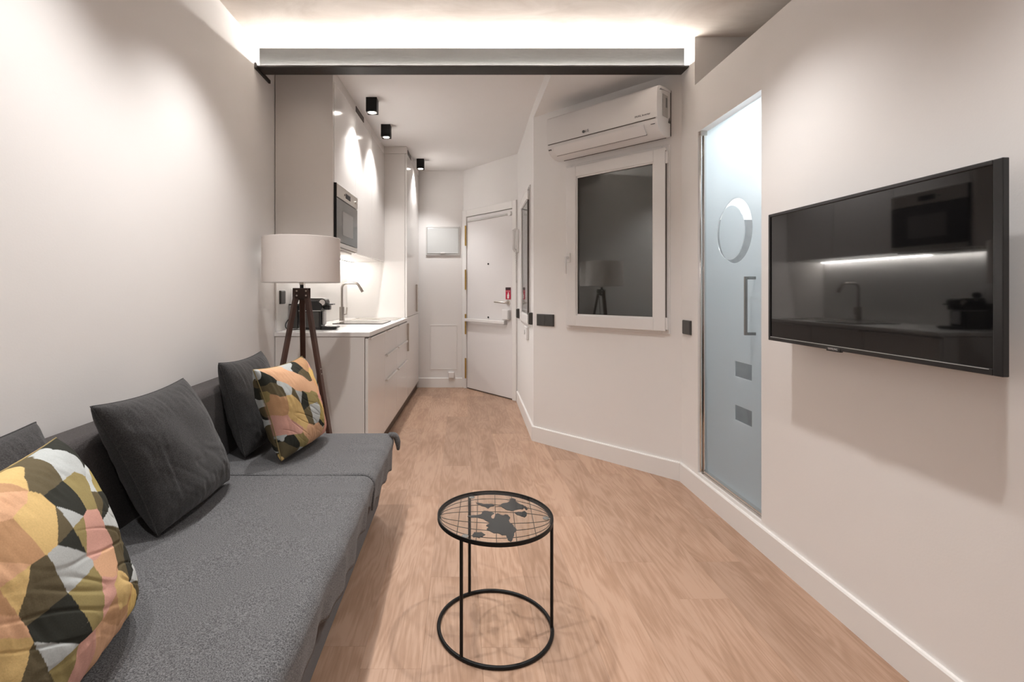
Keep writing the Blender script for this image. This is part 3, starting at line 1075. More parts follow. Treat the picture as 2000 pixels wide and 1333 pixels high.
def wall_unit(label, y0, y1, zb, side=False, vent=None):
    t = thing('wall_cabinet', label, 'cabinet', (0.2, (y0+y1)/2, 1.458), F_KIT, 'glossy white wall cabinets')
    obj('body', box((0.005, y0+.002+(0.016 if side else 0), zb), (DU-FT-.002, y1-.002, 2.545)), 'panel', t)
    if zb > 1.5:
        obj('shelf_board', box((0.005, y0+.016, 1.458), (DU-.004, y1-.002, 1.462)), 'panel', t)
    if side:
        obj('side_panel', box((0.005, y0-.002, 1.458), (DU-.002, y0+.016, ZK-.002)), 'panel', t, bevel=0.001, label='plain beige-white end panel')
    obj('filler', box((0.005, y0+(.017 if side else .001), 2.547), (DU-.003, y1-.001, ZK-.002)), 'panel', t)
    obj('door', box((DU-FT, y0+.0015+(.0165 if side else 0), max(zb, 1.458)), (DU, y1-.0015, 2.543)), 'gloss', t, bevel=0.0012)
    if vent:
        obj('vent_slot', box((DU-.004, vent[0], 2.557), (DU+.0005, vent[1], 2.60)), 'slot', t, label='dark vent slot near the ceiling')
    return t


wall_unit('glossy white wall cabinet over the microwave', 0.0, 0.578, 1.885, side=True)
wall_unit('glossy white wall cabinet beside the microwave', 0.580, 1.160, 1.458, vent=(0.60, 0.86))
wall_unit('glossy white wall cabinet next to the tall cabinet', 1.162, 1.742, 1.458)

t = thing('microwave', 'built-in steel microwave with dark glass door in the wall cabinets', 'microwave', (0.2, 0.297, 1.463), F_KIT)
obj('body', box((0.02, 0.02, 1.465), (DU-.01, 0.574, 1.88)), 'black', t)
obj('control_panel', box((DU-.009, 0.02, 1.79), (DU+.018, 0.575, 1.878)), 'brushed', t, bevel=0.0015)
obj('display', box((DU+.017, 0.235, 1.815), (DU+.019, 0.36, 1.85)), 'black', t)
obj('knob', cyl((DU+.017, 0.515, 1.833), (DU+.024, 0.515, 1.833), 0.012, 18), 'brushed', t, smooth=True)
obj('button', cyl((DU+.017, 0.205, 1.833), (DU+.021, 0.205, 1.833), 0.007, 14), 'slot', t, smooth=True)
dr = obj('door', box((DU-.009, 0.02, 1.496), (DU+.016, 0.575, 1.785)), 'oven_glass', t, bevel=0.0015)
obj('door_window', box((DU+.0155, 0.16, 1.55), (DU+.0172, 0.44, 1.715)), 'oven_window', dr)
obj('bottom_trim', box((DU-.009, 0.02, 1.465), (DU+.016, 0.575, 1.493)), 'brushed', t, bevel=0.0015)
obj('edge_trim', box((DU-.009, 0.0165, 1.465), (DU+.016, 0.0195, 1.88)), 'black', t)

t = thing('cooker_hood', 'flat extractor hood set under the microwave cabinet', 'hood', (0.2, 0.3, 1.44), F_KIT)
obj('plate', box((0.06, 0.03, 1.444), (0.36, 0.57, 1.457)), 'brushed', t, bevel=0.001)
for yy in (0.10, 0.32):
    obj('filter', box((0.10, yy, 1.4415), (0.30, yy+.18, 1.444)), 'plastic_g', t)
t = thing('counter_light', 'bright LED strip under the wall cabinets over the splashback', 'LED strip', (0.34, .87, 1.455), F_KIT)
obj('channel', box((0.033, 0.02, 1.449), (0.052, 1.735, 1.4565)), 'plastic_w', t)
ch = None
for i in range(56):
    yy = 0.03+i*1.69/55
    if ch is None:
        ch = obj('led', box((0.038, yy-.006, 1.4465), (0.046, yy+.006, 1.449)), 'led_counter', t)
    else:
        c = ch.copy()
        COL.objects.link(c)
        c.location = (0, i*1.69/55, 0)

# sink, hob, tap
t = thing('induction_hob', 'glossy glass hob set flush in the white worktop', 'hob', (0.38, 0.97, .898), F_KIT)
obj('glass', box((0.16, 0.76, .8985), (0.56, 1.14, .903)), 'hob', t, bevel=0.0015)
obj('rim', boxes(((0.157, 0.757, .8982), (0.563, 0.7598, .9035)), ((0.157, 1.1402, .8982), (0.563, 1.143, .9035)), ((0.5602, 0.7598, .8982), (0.563, 1.1402, .9035))), 'black', t)
t = thing('sink', 'rectangular steel sink at the far end of the worktop', 'sink', (0.38, 1.46, .898), F_KIT)
obj('rim', boxes(((0.15, 1.30, .8985), (0.58, 1.315, .902)), ((0.15, 1.605, .8985), (0.58, 1.62, .902)), ((0.15, 1.315, .8985), (0.165, 1.605, .902)), ((0.565, 1.315, .8985), (0.58, 1.605, .902))), 'brushed', t, bevel=0.001)
obj('basin', boxes(((0.165, 1.315, .8982), (0.565, 1.605, .8995))), 'chrome', t)
obj('drain', cyl((0.365, 1.46, .8995), (0.365, 1.46, .9015), 0.035, 20), 'brushed', t)
fxk, fyk = 0.105, 1.22
t = thing('kitchen_tap', 'tall brushed steel swan-neck tap behind the hob', 'tap', (fxk, fyk, .898), F_KIT)
obj('body', lathe([(0.026, 0), (0.026, .006), (0.0225, .008), (0.0225, .125), (0.0, .125)], (fxk, fyk, .8985), 24), 'tap_steel', t, smooth=True)
path = [(fxk, fyk, 1.02), (fxk, fyk, 1.15), (fxk, fyk, 1.19)]
for i in range(1, 9):
    a = i/8*PI/2
    path.append((fxk+0.045*(1-math.cos(a)), fyk, 1.19+0.045*math.sin(a)))
path.append((fxk+.12, fyk, 1.237))
for i in range(1, 7):
    a = i/6*math.radians(62)
    path.append((fxk+.12+0.035*math.sin(a), fyk, 1.237-0.035*(1-math.cos(a))))
path.append((fxk+.185, fyk, 1.165))
obj('spout', tube(path, 0.0105, 14), 'tap_steel', t, smooth=True)
obj('nozzle', cyl((fxk+.168, fyk, 1.192), (fxk+.188, fyk, 1.158), 0.0125, 14), 'tap_steel', t, smooth=True)
obj('lever', tube([(fxk+.02, fyk-.005, .955), (fxk+.045, fyk-.012, .957), (fxk+.05, fyk-.014, 1.02)], 0.006, 8), 'tap_steel', t, smooth=True)

# coffee machine
cy = 0.235
t = thing('coffee_machine', 'black capsule coffee machine on the worktop behind the lamp', 'coffee machine', (0.18, cy, .898), F_KIT)
obj('body', prism([(0.10, .9), (0.245, .9), (0.245, 1.03), (0.255, 1.045), (0.255, 1.075), (0.22, 1.10), (0.10, 1.10), (0.085, 1.06), (0.09, .95)], cy-.055, cy+.055, 'y'), 'coffee', t, bevel=0.008, seg=3)
obj('head', prism([(0.095, 1.075)]+[(0.25+0.030*math.sin(a*PI/8), 1.088-0.030*math.cos(a*PI/8)) for a in range(0, 9)]+[(0.10, 1.118)], cy-.046, cy+.046, 'y'), 'coffee_grey', t, bevel=0.006, seg=3)
obj('head_cap', cyl((0.255, cy-.0475, 1.088), (0.255, cy+.0475, 1.088), 0.020, 20), 'chrome', t, smooth=True)
obj('seam', box((0.092, cy-.0562, 1.028), (0.247, cy+.0562, 1.033)), 'plastic_g', t)
obj('side_panel', box((0.105, cy-.0565, .915), (0.235, cy+.0565, 1.022)), 'coffee_grey', t, bevel=0.004)
obj('front_panel', box((0.246, cy-.03, .93), (0.262, cy+.03, 1.03)), 'cloud', t, bevel=0.006)
obj('spout_block', box((0.256, cy-.022, 1.035), (0.30, cy+.022, 1.068)), 'coffee', t, bevel=0.006)
obj('lever', boxes(((0.02, cy-.05, 1.068), (0.10, cy+.05, 1.077)), ((0.255, cy-.03, 1.070), (0.325, cy+.03, 1.079))), 'coffee', t, bevel=0.004)
obj('button', cyl((0.165, cy-.0475, 1.105), (0.165, cy-.053, 1.105), 0.009, 14), 'chrome', t, smooth=True)
obj('water_tank', box((0.03, cy-.045, .905), (0.083, cy+.045, 1.066)), 'coffee_grey', t, bevel=0.008)
obj('drip_tray', prism([(0.246, .9), (0.335, .9), (0.355, .912), (0.355, .92), (0.246, .92)], cy-.045, cy+.045, 'y'), 'coffee', t, bevel=0.003)
obj('tray_grid', box((0.265, cy-.038, .9202), (0.348, cy+.038, .9225)), 'coffee_grey', t)
tm = t
t = thing('power_socket', 'white wall socket behind the coffee machine, with a plug in it', 'socket', (0.012, 0.30, 1.08), F_KIT)
obj('plate', box((0.0125, 0.255, 1.09), (0.020, 0.345, 1.185)), 'plastic_w', t, bevel=0.003)
pl = obj('plug', cyl((0.0205, 0.30, 1.137), (0.045, 0.30, 1.137), 0.021, 18), 'cable', tm, smooth=True, label='black plug')
obj('plug_grip', tube([(0.038, 0.30, 1.130), (0.042, 0.30, 1.105), (0.040, 0.30, 1.085)], [.012, .009, .005], 10), 'cable', tm, smooth=True)
pts = [(0.04, 0.30, 1.085), (0.04, 0.30, 1.0), (0.055, 0.27, .96), (0.03, 0.19, .975), (0.02, 0.14, .945), (0.03, 0.12, .915), (0.06, 0.13, .904), (0.09, .16, .904), (0.10, .19, .905)]


def smooth_path(pts, n=8):
    P = [Vector(p) for p in pts]
    out = []
    for i in range(len(P)-1):
        p0, p1, p2, p3 = P[max(i-1, 0)], P[i], P[i+1], P[min(i+2, len(P)-1)]
        for k in range(n):
            s = k/n
            out.append(0.5*((2*p1)+(p2-p0)*s+(2*p0-5*p1+4*p2-p3)*s*s+(3*p1-p0-3*p2+p3)*s**3))
    out.append(P[-1])
    return out


obj('power_cord', tube(smooth_path(pts), 0.0035, 8), 'cable', tm, smooth=True, label='black power cord')
FK_W = F_KIT @ Matrix.Rotation(PI/2, 4, 'Z')   # x -> along run, y -> into wall
switch('charcoal switch on the splashback left of the coffee machine', FK_W @ Matrix.Translation((0, -0.0122, 0)), 0.045, 0.13, 1.08, 1.17, 1, th=0.012)

# ------------------------------------------------------------------ floor lamp
LX, LY = -0.949, 2.945
t = thing('floor_lamp', 'tripod floor lamp with white drum shade and dark wooden legs', 'lamp', (LX, LY, 0))
sh = obj('shade', lathe([(0.222, 1.218), (0.224, 1.22), (0.224, 1.48), (0.222, 1.482), (0.220, 1.48), (0.220, 1.22)], (LX, LY, 0), 72, closed=True), 'shade', t, smooth=True, label='off-white drum shade')
obj('rim', tube([(LX+.222*math.cos(a*PI/36), LY+.222*math.sin(a*PI/36), 1.219) for a in range(72)], 0.0022, 6, closed=True), 'plastic_g', sh, smooth=True)
bmr = bmesh.new()
for k in range(3):
    a = k*2*PI/3+.3
    cyl((LX, LY, 1.40), (LX+.219*math.cos(a), LY+.219*math.sin(a), 1.47), 0.002, 6, bmr)
obj('spider', bmr, 'plastic_w', sh)
obj('stem', lathe([(0.0, 1.12), (0.011, 1.12), (0.011, 1.205), (0.006, 1.21), (0.0, 1.21)], (LX, LY, 0), 20), 'black', t, smooth=True)
obj('socket', lathe([(0.0, 1.205), (0.014, 1.205), (0.016, 1.26), (0.016, 1.30), (0.0, 1.30)], (LX, LY, 0), 20), 'brushed', t, smooth=True)
obj('bulb', lathe([(0.0, 1.30), (0.014, 1.30), (0.03, 1.345), (0.032, 1.365), (0.022, 1.39), (0, 1.40)], (LX, LY, 0), 20), 'plastic_w', t, smooth=True)
obj('pull_chain', cyl((LX+.022, LY-.01, 1.185), (LX+.022, LY-.01, 1.25), 0.0015, 6), 'brushed', t)
obj('hub', box((LX-.022, LY-.02, 1.115), (LX+.022, LY+.02, 1.185)), 'leather', t, bevel=0.003)


def strip_leg(p0, p1, w0, w1, th):
    """flat tapered wooden leg from p0 to p1; wide side faces across"""
    bm = bmesh.new()
    p0, p1 = Vector(p0), Vector(p1)
    d = (p1-p0).normalized()
    rad = Vector((d.x, d.y, 0)).normalized()
    tan = Vector((-rad.y, rad.x, 0))
    nrm = tan.cross(d).normalized()
    vs_ = []
    for p, wd in ((p0, w0), (p1, w1)):
        for a, b in ((-1, -1), (1, -1), (1, 1), (-1, 1)):
            vs_.append(bm.verts.new(p+tan*a*wd/2+nrm*b*th/2))
    for f in ((0, 3, 2, 1), (4, 5, 6, 7), (0, 1, 5, 4), (1, 2, 6, 5), (2, 3, 7, 6), (3, 0, 4, 7)):
        bm.faces.new([vs_[i] for i in f])
    return bm


for adeg, r in ((224, 0.262), (344, 0.245), (104, 0.255)):
    a = math.radians(adeg)
    top = (LX+.030*math.cos(a), LY+.030*math.sin(a), 1.17)
    foot = (LX+r*math.cos(a), LY+r*math.sin(a), 0.008)
    lg_ = obj('leg', strip_leg(top, foot, 0.033, 0.030, 0.024), 'lampwood', t, bevel=0.003, label='dark stained wooden leg')
    for q in (0.40, 0.425):
        c_ = Vector(top).lerp(Vector(foot), q)
        dv = Vector((math.cos(a), math.sin(a), 0.2)).normalized()
        obj('bolt', cyl(c_-dv*.0145, c_+dv*.0145, 0.004, 8), 'brushed', lg_)
for adeg in (284, 44, 164):
    a = math.radians(adeg)
    br = obj('bracket', box((-.038, -.004, -.031), (.038, .002, .031)), 'leather', None, bevel=0.002)
    br.parent = t
    br.rotation_euler = (0, 0, a+PI/2)
    br.location = Vector((.034*math.cos(a), .034*math.sin(a), 1.154))
    for dx in (-.026, .026):
        for dz in (-.013, .014):
            obj('screw', cyl((dx, -.0065, dz), (dx, -.003, dz), 0.0052, 10), 'brushed', br)
pts = [(LX+.01, LY+.03, 1.11), (LX+.06, LY+.03, .9), (LX+.075, LY+.05, .7), (LX+.085, LY+.05, .4), (LX+.095, LY+.06, .1), (LX+.09, LY+.10, .006), (LX+.02, LY+.14, .005)]
obj('power_cord', tube(smooth_path(pts), 0.003, 6), 'cable', t, smooth=True)

# ------------------------------------------------------------------ sofa bed
SZ = 0.42
SX0, SX1 = -1.205, -0.352
SY0, SY1 = 0.50, 2.60
t = thing('sofa', 'dark grey fabric sofa bed along the left wall', 'sofa', (-0.8, 1.55, 0))
obj('base', prism([(SX0+.01, .035), (-.435, .035), (-.385, .30), (-.375, .385), (SX0+.01, .385)], SY0+.01, SY1-.012, 'y'), 'sofa_side', t, bevel=0.012)
for x in (-1.12, -.52):
    for y in (SY0+.15, SY1-.15):
        obj('foot', cyl((x, y, 0), (x, y, .036), 0.022, 14), 'black', t)
obj('backrest', prism([(SX0, .20), (-1.075, .20), (-1.068, .45), (-1.056, .735), (-1.075, .752), (SX0, .745)], SY0, SY1-.01, 'y'), 'sofa_side', t, bevel=0.02, seg=4)


def cover(y0, y1, seed, hem=0.10):
    """throw cover: top sheet, rounded front edge, loose uneven hem"""
    bm = bmesh.new()
    ny = max(8, int((y1-y0)/0.012))
    prof = []
    for i in range(18):
        prof.append((-1.085+(-.398+1.085)*i/17, 0, 0))
    for i in range(1, 9):
        a = i/8*PI/2
        prof.append((-.398+.046*math.sin(a), -.046*(1-math.cos(a)), 0.15*i/8))
    for i in range(1, 8):
        prof.append((-.352-.010*i/7, -.046-hem*i/7, 0.15+.85*i/7))
    rows = []
    for j in range(ny+1):
        y = y0+(y1-y0)*j/ny
        row = []
        wob = noise.noise(Vector((y*5.5, seed, 0)))*0.5+noise.noise(Vector((y*14, seed+5, 0)))*0.35
        lump = max(0, noise.noise(Vector((y*9, seed+9, 1.5))))**2
        for k, (x, dz, s) in enumerate(prof):
            front = max(0, (x+.60)/.25)
            xx = x+wob*.030*s+lump*0.03*min(1, s*3)+0.010*noise.noise(Vector((y*2, seed+2, 0)))*front
            zz = SZ+dz*(1+.35*wob*(s > .3))+0.004*noise.noise(Vector((x*3, y*3, seed)))+lump*.012*front
            if j == 0 or j == ny:
                zz -= 0.004
            row.append(bm.verts.new((xx, y, zz)))
        rows.append(row)
    for a, b in zip(rows, rows[1:]):
        for k in range(len(prof)-1):
            bm.faces.new((a[k], a[k+1], b[k+1], b[k]))
    return bm


for y0, y1, sd in ((SY0, 2.009, 1.3), (2.011, SY1, 4.7)):
    o = obj('seat_cover', cover(y0, y1, sd), 'melange', t, smooth='all', label='grey melange seat cover')
    md = o.modifiers.new('thick', 'SOLIDIFY')
    md.thickness = 0.006
    md.offset = -1
obj('seat_cushion', box((-1.08, SY0+.01, .386), (-.405, SY1-.015, .413)), 'sofa_side', t, bevel=0.008)
# far end: cover folded over the edge, with a loose corner flap
bm = bmesh.new()
rows = []
for j in range(9):
    a = j/8
    row = []
    for i in range(36):
        x = -1.08+(-.36+1.08)*i/35
        z = SZ-.004-(.09+.012*noise.noise(Vector((x*8, 3, 0))))*a
        row.append(bm.verts.new((x, SY1+.004*math.sin(a*PI)+.006*noise.noise(Vector((x*10, a, 7)))*a+.002, z)))
    rows.append(row)
for a, b in zip(rows, rows[1:]):
    for k in range(35):
        bm.faces.new((a[k], a[k+1], b[k+1], b[k]))
o = obj('end_hem', bm, 'melange', t, smooth='all')
md = o.modifiers.new('thick', 'SOLIDIFY')
md.thickness = 0.005
bm = tube(smooth_path([(-.372, SY1-.03, SZ-.004), (-.345, SY1-.012, SZ-.012), (-.332, SY1-.005, SZ-.045), (-.330, SY1, SZ-.09)], 5), [.016]*11+[.014, .012, .011, .009, .006], 8)
obj('corner_flap', bm, 'melange', t, smooth='all')

# ------------------------------------------------------------------ cushions
PAL_COOL = {'t': rgb(196, 200, 198), 'l': rgb(98, 88, 66), 'r': rgb(165, 148, 92), 'b': rgb(52, 52, 46)}
PAL_WARM = {'t': rgb(226, 192, 122), 'l': rgb(222, 172, 128), 'r': rgb(196, 152, 106), 'b': rgb(226, 168, 150)}


def tri(x):
    x = x-math.floor(x)
    return 4*abs(x-0.5)-1


def print_colour(u, v):
    """geometric harlequin: columns of crossed cells, cool and warm columns alternating"""
    v2 = v+0.08*u
    u2 = u+0.16*v
    heights = (0.20, 0.34)
    per = sum(heights)
    W = 0.40

    def zig(c):
        return c*W+0.075*tri(v2/per*1.0+0.31*c)
    c = math.floor(u2/W)
    if u2 < zig(c):
        c -= 1
    elif u2 >= zig(c+1):
        c += 1
    a, b = zig(c), zig(c+1)
    fu = (u2-a)/(b-a)
    vv = v2+0.19*(c % 4)+0.10*(fu-.5)*(1 if c % 2 else -1)
    k = math.floor(vv/per)
    q = vv-k*per
    if q < heights[0]:
        fv = q/heights[0]
        row = 0
    else:
        fv = (q-heights[0])/heights[1]
        row = 1
    cx_ = 0.5+(0.10 if row else -0.08)
    cy_ = 0.47
    dx, dy = (fu-cx_), (fv-cy_)
    tx = dx/(1-cx_) if dx > 0 else -dx/cx_
    ty = dy/(1-cy_) if dy > 0 else -dy/cy_
    side = ('r' if dx > 0 else 'l') if tx > ty else ('t' if dy > 0 else 'b')
    cool = (c % 2 == 0)
    pal = PAL_COOL if cool else PAL_WARM
    col = pal[side]
    if not cool:
        # warm columns shuffle their four tones from star to star
        keys = 'tlrb'
        col = pal[keys[(keys.index(side)+(k*2+row)*1+c) % 4]]
    return col


INK = {'G': rgb(180, 184, 183), 'O': rgb(96, 87, 67), 'D': rgb(50, 51, 46), 'L': rgb(150, 136, 92), 'Y': rgb(208, 178, 122),
       'P': rgb(212, 168, 134), 'T': rgb(186, 146, 110), 'K': rgb(206, 158, 144)}
# printed pieces on the visible face, in cushion coordinates (-1..1)
NEAR_PRINT = [
 ('D', [(0.74, 1.0), (1.0, 0.98), (0.75, 0.89), (0.68, 0.96)]),
 ('G', [(0.55, 1.0), (0.72, 1.0), (0.69, 0.96), (0.73, 0.89), (0.53, 0.7), (0.33, 0.68), (0.41, 0.86), (0.46, 0.98)]),
 ('O', [(0.28, 0.98), (0.55, 1.0), (0.46, 0.98), (0.41, 0.85), (0.33, 0.68), (0.0, 0.67), (-0.04, 0.77), (0.08, 0.88)]),
 ('D', [(0.0, 0.67), (0.33, 0.68), (0.32, 0.47), (0.28, 0.34), (0.19, 0.31), (-0.01, 0.54)]),
 ('L', [(0.33, 0.68), (0.52, 0.69), (0.39, 0.51), (0.3, 0.34), (0.33, 0.49)]),
 ('Y', [(0.02, 0.98), (0.28, 0.98), (0.08, 0.88), (-0.04, 0.77), (-0.06, 0.89), (-0.09, 0.94)]),
 ('T', [(-0.09, 0.94), (-0.06, 0.89), (-0.04, 0.77), (-0.22, 0.87)]),
 ('Y', [(-0.04, 0.77), (0.0, 0.67), (-0.01, 0.54), (-0.26, 0.26), (-0.38, 0.25), (-0.38, 0.47), (-0.36, 0.64), (-0.18, 0.69)]),
 ('P', [(-0.22, 0.87), (-0.04, 0.77), (-0.04, 0.71), (-0.18, 0.69), (-0.4, 0.66), (-0.45, 0.67)]),
 ('T', [(-0.46, 0.65), (-0.41, 0.63), (-0.38, 0.47), (-0.38, 0.25), (-0.49, 0.25), (-0.64, 0.4)]),
 ('G', [(-0.01, 0.54), (0.19, 0.31), (-0.02, 0.3)]),
 ('O', [(-0.01, 0.54), (-0.02, 0.29), (-0.26, 0.26)]),
 ('D', [(-0.26, 0.26), (-0.03, 0.29), (0.01, 0.02)]),
 ('L', [(-0.02, 0.29), (0.19, 0.31), (0.11, 0.15), (0.01, 0.02)]),
 ('K', [(0.19, 0.31), (0.29, 0.32), (0.26, 0.07), (0.29, -0.08), (0.1, -0.08), (0.0, 0.01), (0.11, 0.15)]),
 ('G', [(-0.36, 0.25), (-0.26, 0.26), (0.01, 0.02), (0.02, -0.1), (-0.35, -0.12)]),
 ('O', [(-0.38, 0.25), (-0.35, -0.12), (-0.69, -0.13), (-0.7, -0.02), (-0.6, 0.11), (-0.5, 0.25)]),
 ('D', [(-0.35, -0.12), (-0.29, -0.53), (-0.42, -0.53), (-0.7, -0.26), (-0.69, -0.13)]),
 ('L', [(-0.35, -0.12), (0.01, -0.11), (0.03, -0.26), (-0.14, -0.53), (-0.29, -0.53)]),
 ('P', [(0.02, -0.1), (0.29, -0.08), (0.19, -0.33), (0.05, -0.23)]),
 ('K', [(0.05, -0.23), (0.19, -0.33), (0.17, -0.47), (-0.12, -0.54), (-0.01, -0.34)]),
 ('P', [(-0.64, 0.4), (-0.5, 0.25), (-0.72, 0.23)]),
 ('Y', [(-0.72, 0.23), (-0.5, 0.25), (-0.6, 0.11), (-0.71, -0.02)]),
 ('T', [(-0.73, 0.21), (-0.71, -0.02), (-0.79, 0.06)]),
 ('P', [(-0.79, 0.06), (-0.71, -0.03), (-0.7, -0.14), (-0.7, -0.22), (-0.84, -0.09)]),
 ('Y', [(-0.84, -0.09), (-0.7, -0.22), (-0.7, -0.26), (-0.83, -0.46), (-0.9, -0.37)]),
 ('O', [(-0.7, -0.26), (-0.66, -0.54), (-0.63, -0.67), (-0.83, -0.46)]),
 ('G', [(-0.7, -0.26), (-0.42, -0.53), (-0.66, -0.54)]),
 ('L', [(-0.66, -0.54), (-0.42, -0.53), (-0.5, -0.65), (-0.53, -0.76), (-0.63, -0.67)]),
 ('K', [(-0.42, -0.53), (-0.29, -0.53), (-0.24, -0.54), (-0.28, -0.92), (-0.53, -0.76)]),
 ('P', [(-0.29, -0.53), (-0.15, -0.53), (0.19, -0.81), (0.25, -0.92), (-0.28, -0.92), (-0.27, -0.76)]),
 ('T', [(-0.15, -0.53), (0.17, -0.48), (0.19, -0.81)]),
 ('Y', [(0.18, -0.39), (0.29, -0.51), (0.16, -0.68), (0.17, -0.48)])]

FAR_PRINT = [
 ('D', [(-0.93, 0.94), (-0.84, 0.83), (-0.77, 0.63), (-0.92, 0.69), (-0.97, 0.65), (-0.99, 0.78)]),
 ('O', [(-0.98, 0.61), (-0.87, 0.7), (-0.73, 0.53), (-0.73, 0.32), (-0.86, 0.34), (-0.98, 0.51)]),
 ('G', [(-1.04, 0.9), (-0.97, 0.96), (-0.93, 0.94), (-1.0, 0.78)]),
 ('P', [(-0.9, 0.94), (-0.23, 1.0), (-0.33, 0.84), (0.15, 0.6), (0.36, 0.31), (0.06, 0.21), (-0.38, 0.38), (-0.63, 0.63), (-0.79, 0.85)]),
 ('G', [(-0.79, 0.65), (-0.57, 0.6), (-0.53, 0.42), (-0.63, 0.32), (-0.72, 0.34), (-0.73, 0.53)]),
 ('O', [(-0.51, 0.44), (-0.37, 0.07), (-0.59, 0.31)]),
 ('G', [(-0.44, 0.35), (-0.24, 0.28), (-0.35, 0.06)]),
 ('D', [(-0.21, 0.33), (-0.06, 0.21), (-0.09, -0.06), (-0.31, -0.1), (-0.35, 0.06)]),
 ('O', [(-0.31, -0.1), (-0.09, -0.06), (-0.11, -0.5), (-0.29, -0.29)]),
 ('G', [(-0.07, -0.04), (0.19, -0.07), (0.1, -0.27), (-0.09, -0.44)]),
 ('L', [(-0.16, 0.31), (0.16, 0.26), (0.23, -0.02), (-0.12, -0.06)]),
 ('L', [(-1.0, 0.48), (-0.98, 0.51), (-0.98, 0.34), (-1.0, 0.27), (-1.05, 0.33)]),
 ('T', [(-1.0, 0.27), (-0.97, 0.42), (-0.73, 0.32), (-0.76, -0.0), (-0.9, -0.07), (-1.0, -0.01)]),
 ('Y', [(-0.73, 0.33), (-0.59, 0.31), (-0.37, 0.07), (-0.31, -0.31), (-0.41, -0.53), (-0.78, -0.17), (-0.76, -0.0)]),
 ('K', [(-1.05, 0.05), (-1.0, -0.01), (-0.82, -0.1), (-0.49, -0.44), (-0.6, -0.56), (-0.96, -0.45), (-1.05, -0.39)]),
 ('T', [(-1.05, 0.33), (-1.0, 0.27), (-1.0, -0.01), (-1.05, 0.05)]),
 ('P', [(-0.5, -0.47), (-0.14, -0.49), (0.21, -0.84), (-0.05, -0.96), (-0.51, -0.62)]),
 ('L', [(-0.77, -0.53), (-0.55, -0.58), (-0.37, -0.8), (-0.34, -0.96), (-0.33, -1.0)]),
 ('D', [(-0.94, -0.52), (-0.77, -0.53), (-0.73, -0.81), (-0.91, -0.7)]),
 ('O', [(-1.0, -0.62), (-0.91, -0.7), (-0.66, -0.97), (-0.93, -1.02), (-1.05, -0.79)]),
 ('Y', [(-1.05, -0.79), (-0.97, -1.0), (-1.05, -1.01), (-1.05, -0.91)]),
 ('D', [(-1.05, -0.42), (-1.0, -0.51), (-1.05, -0.73), (-1.05, -0.67)]),
 ('G', [(-0.66, -0.97), (-0.34, -0.96), (-0.67, -0.97), (-0.83, -0.98)]),
 ('D', [(0.44, 1.04), (0.35, 0.79), (0.01, 0.74), (-0.07, 0.87)]),
 ('O', [(0.35, 0.79), (0.31, 0.49), (0.05, 0.73)]),
 ('G', [(-0.01, 1.01), (0.32, 1.0), (-0.1, 0.86), (-0.27, 0.93)]),
 ('T', [(0.6, 1.05), (0.71, 0.96), (0.42, 0.79), (0.41, 0.97)]),
 ('G', [(-1.02, -0.49), (-0.91, -0.47), (-0.97, -0.56)])]


def face_print(A, B, pieces, pu, pv):
    """colour of every point of the printed front: the piece it lies in, else the nearest piece, else the repeat"""
    n = len(A)
    idx = np.full(n, -1)
    dist = np.full(n, 9.0)
    near = np.full(n, -1)
    for k, (c, poly) in enumerate(pieces):
        P = np.array(poly)
        Q = np.roll(P, -1, 0)
        ins = np.zeros(n, bool)
        for (x0, y0), (x1, y1) in zip(P, Q):
            if y0 != y1:
                ins ^= ((y0 > B) != (y1 > B)) & (A < (x1-x0)*(B-y0)/(y1-y0)+x0)
            dx, dy = x1-x0, y1-y0
            L2 = dx*dx+dy*dy+1e-9
            tt = np.clip(((A-x0)*dx+(B-y0)*dy)/L2, 0, 1)
            d = np.hypot(A-x0-tt*dx, B-y0-tt*dy)
            m = d < dist
            dist[m] = d[m]
            near[m] = k
        idx[ins & (idx < 0)] = k
    cols = []
    for i in range(n):
        k = idx[i] if idx[i] >= 0 else (near[i] if dist[i] < 0.16 else -1)
        cols.append(INK[pieces[k][0]] if k >= 0 else print_colour((A[i]*.5+.5)+pu, (B[i]*.5+.5)+pv))
    return cols


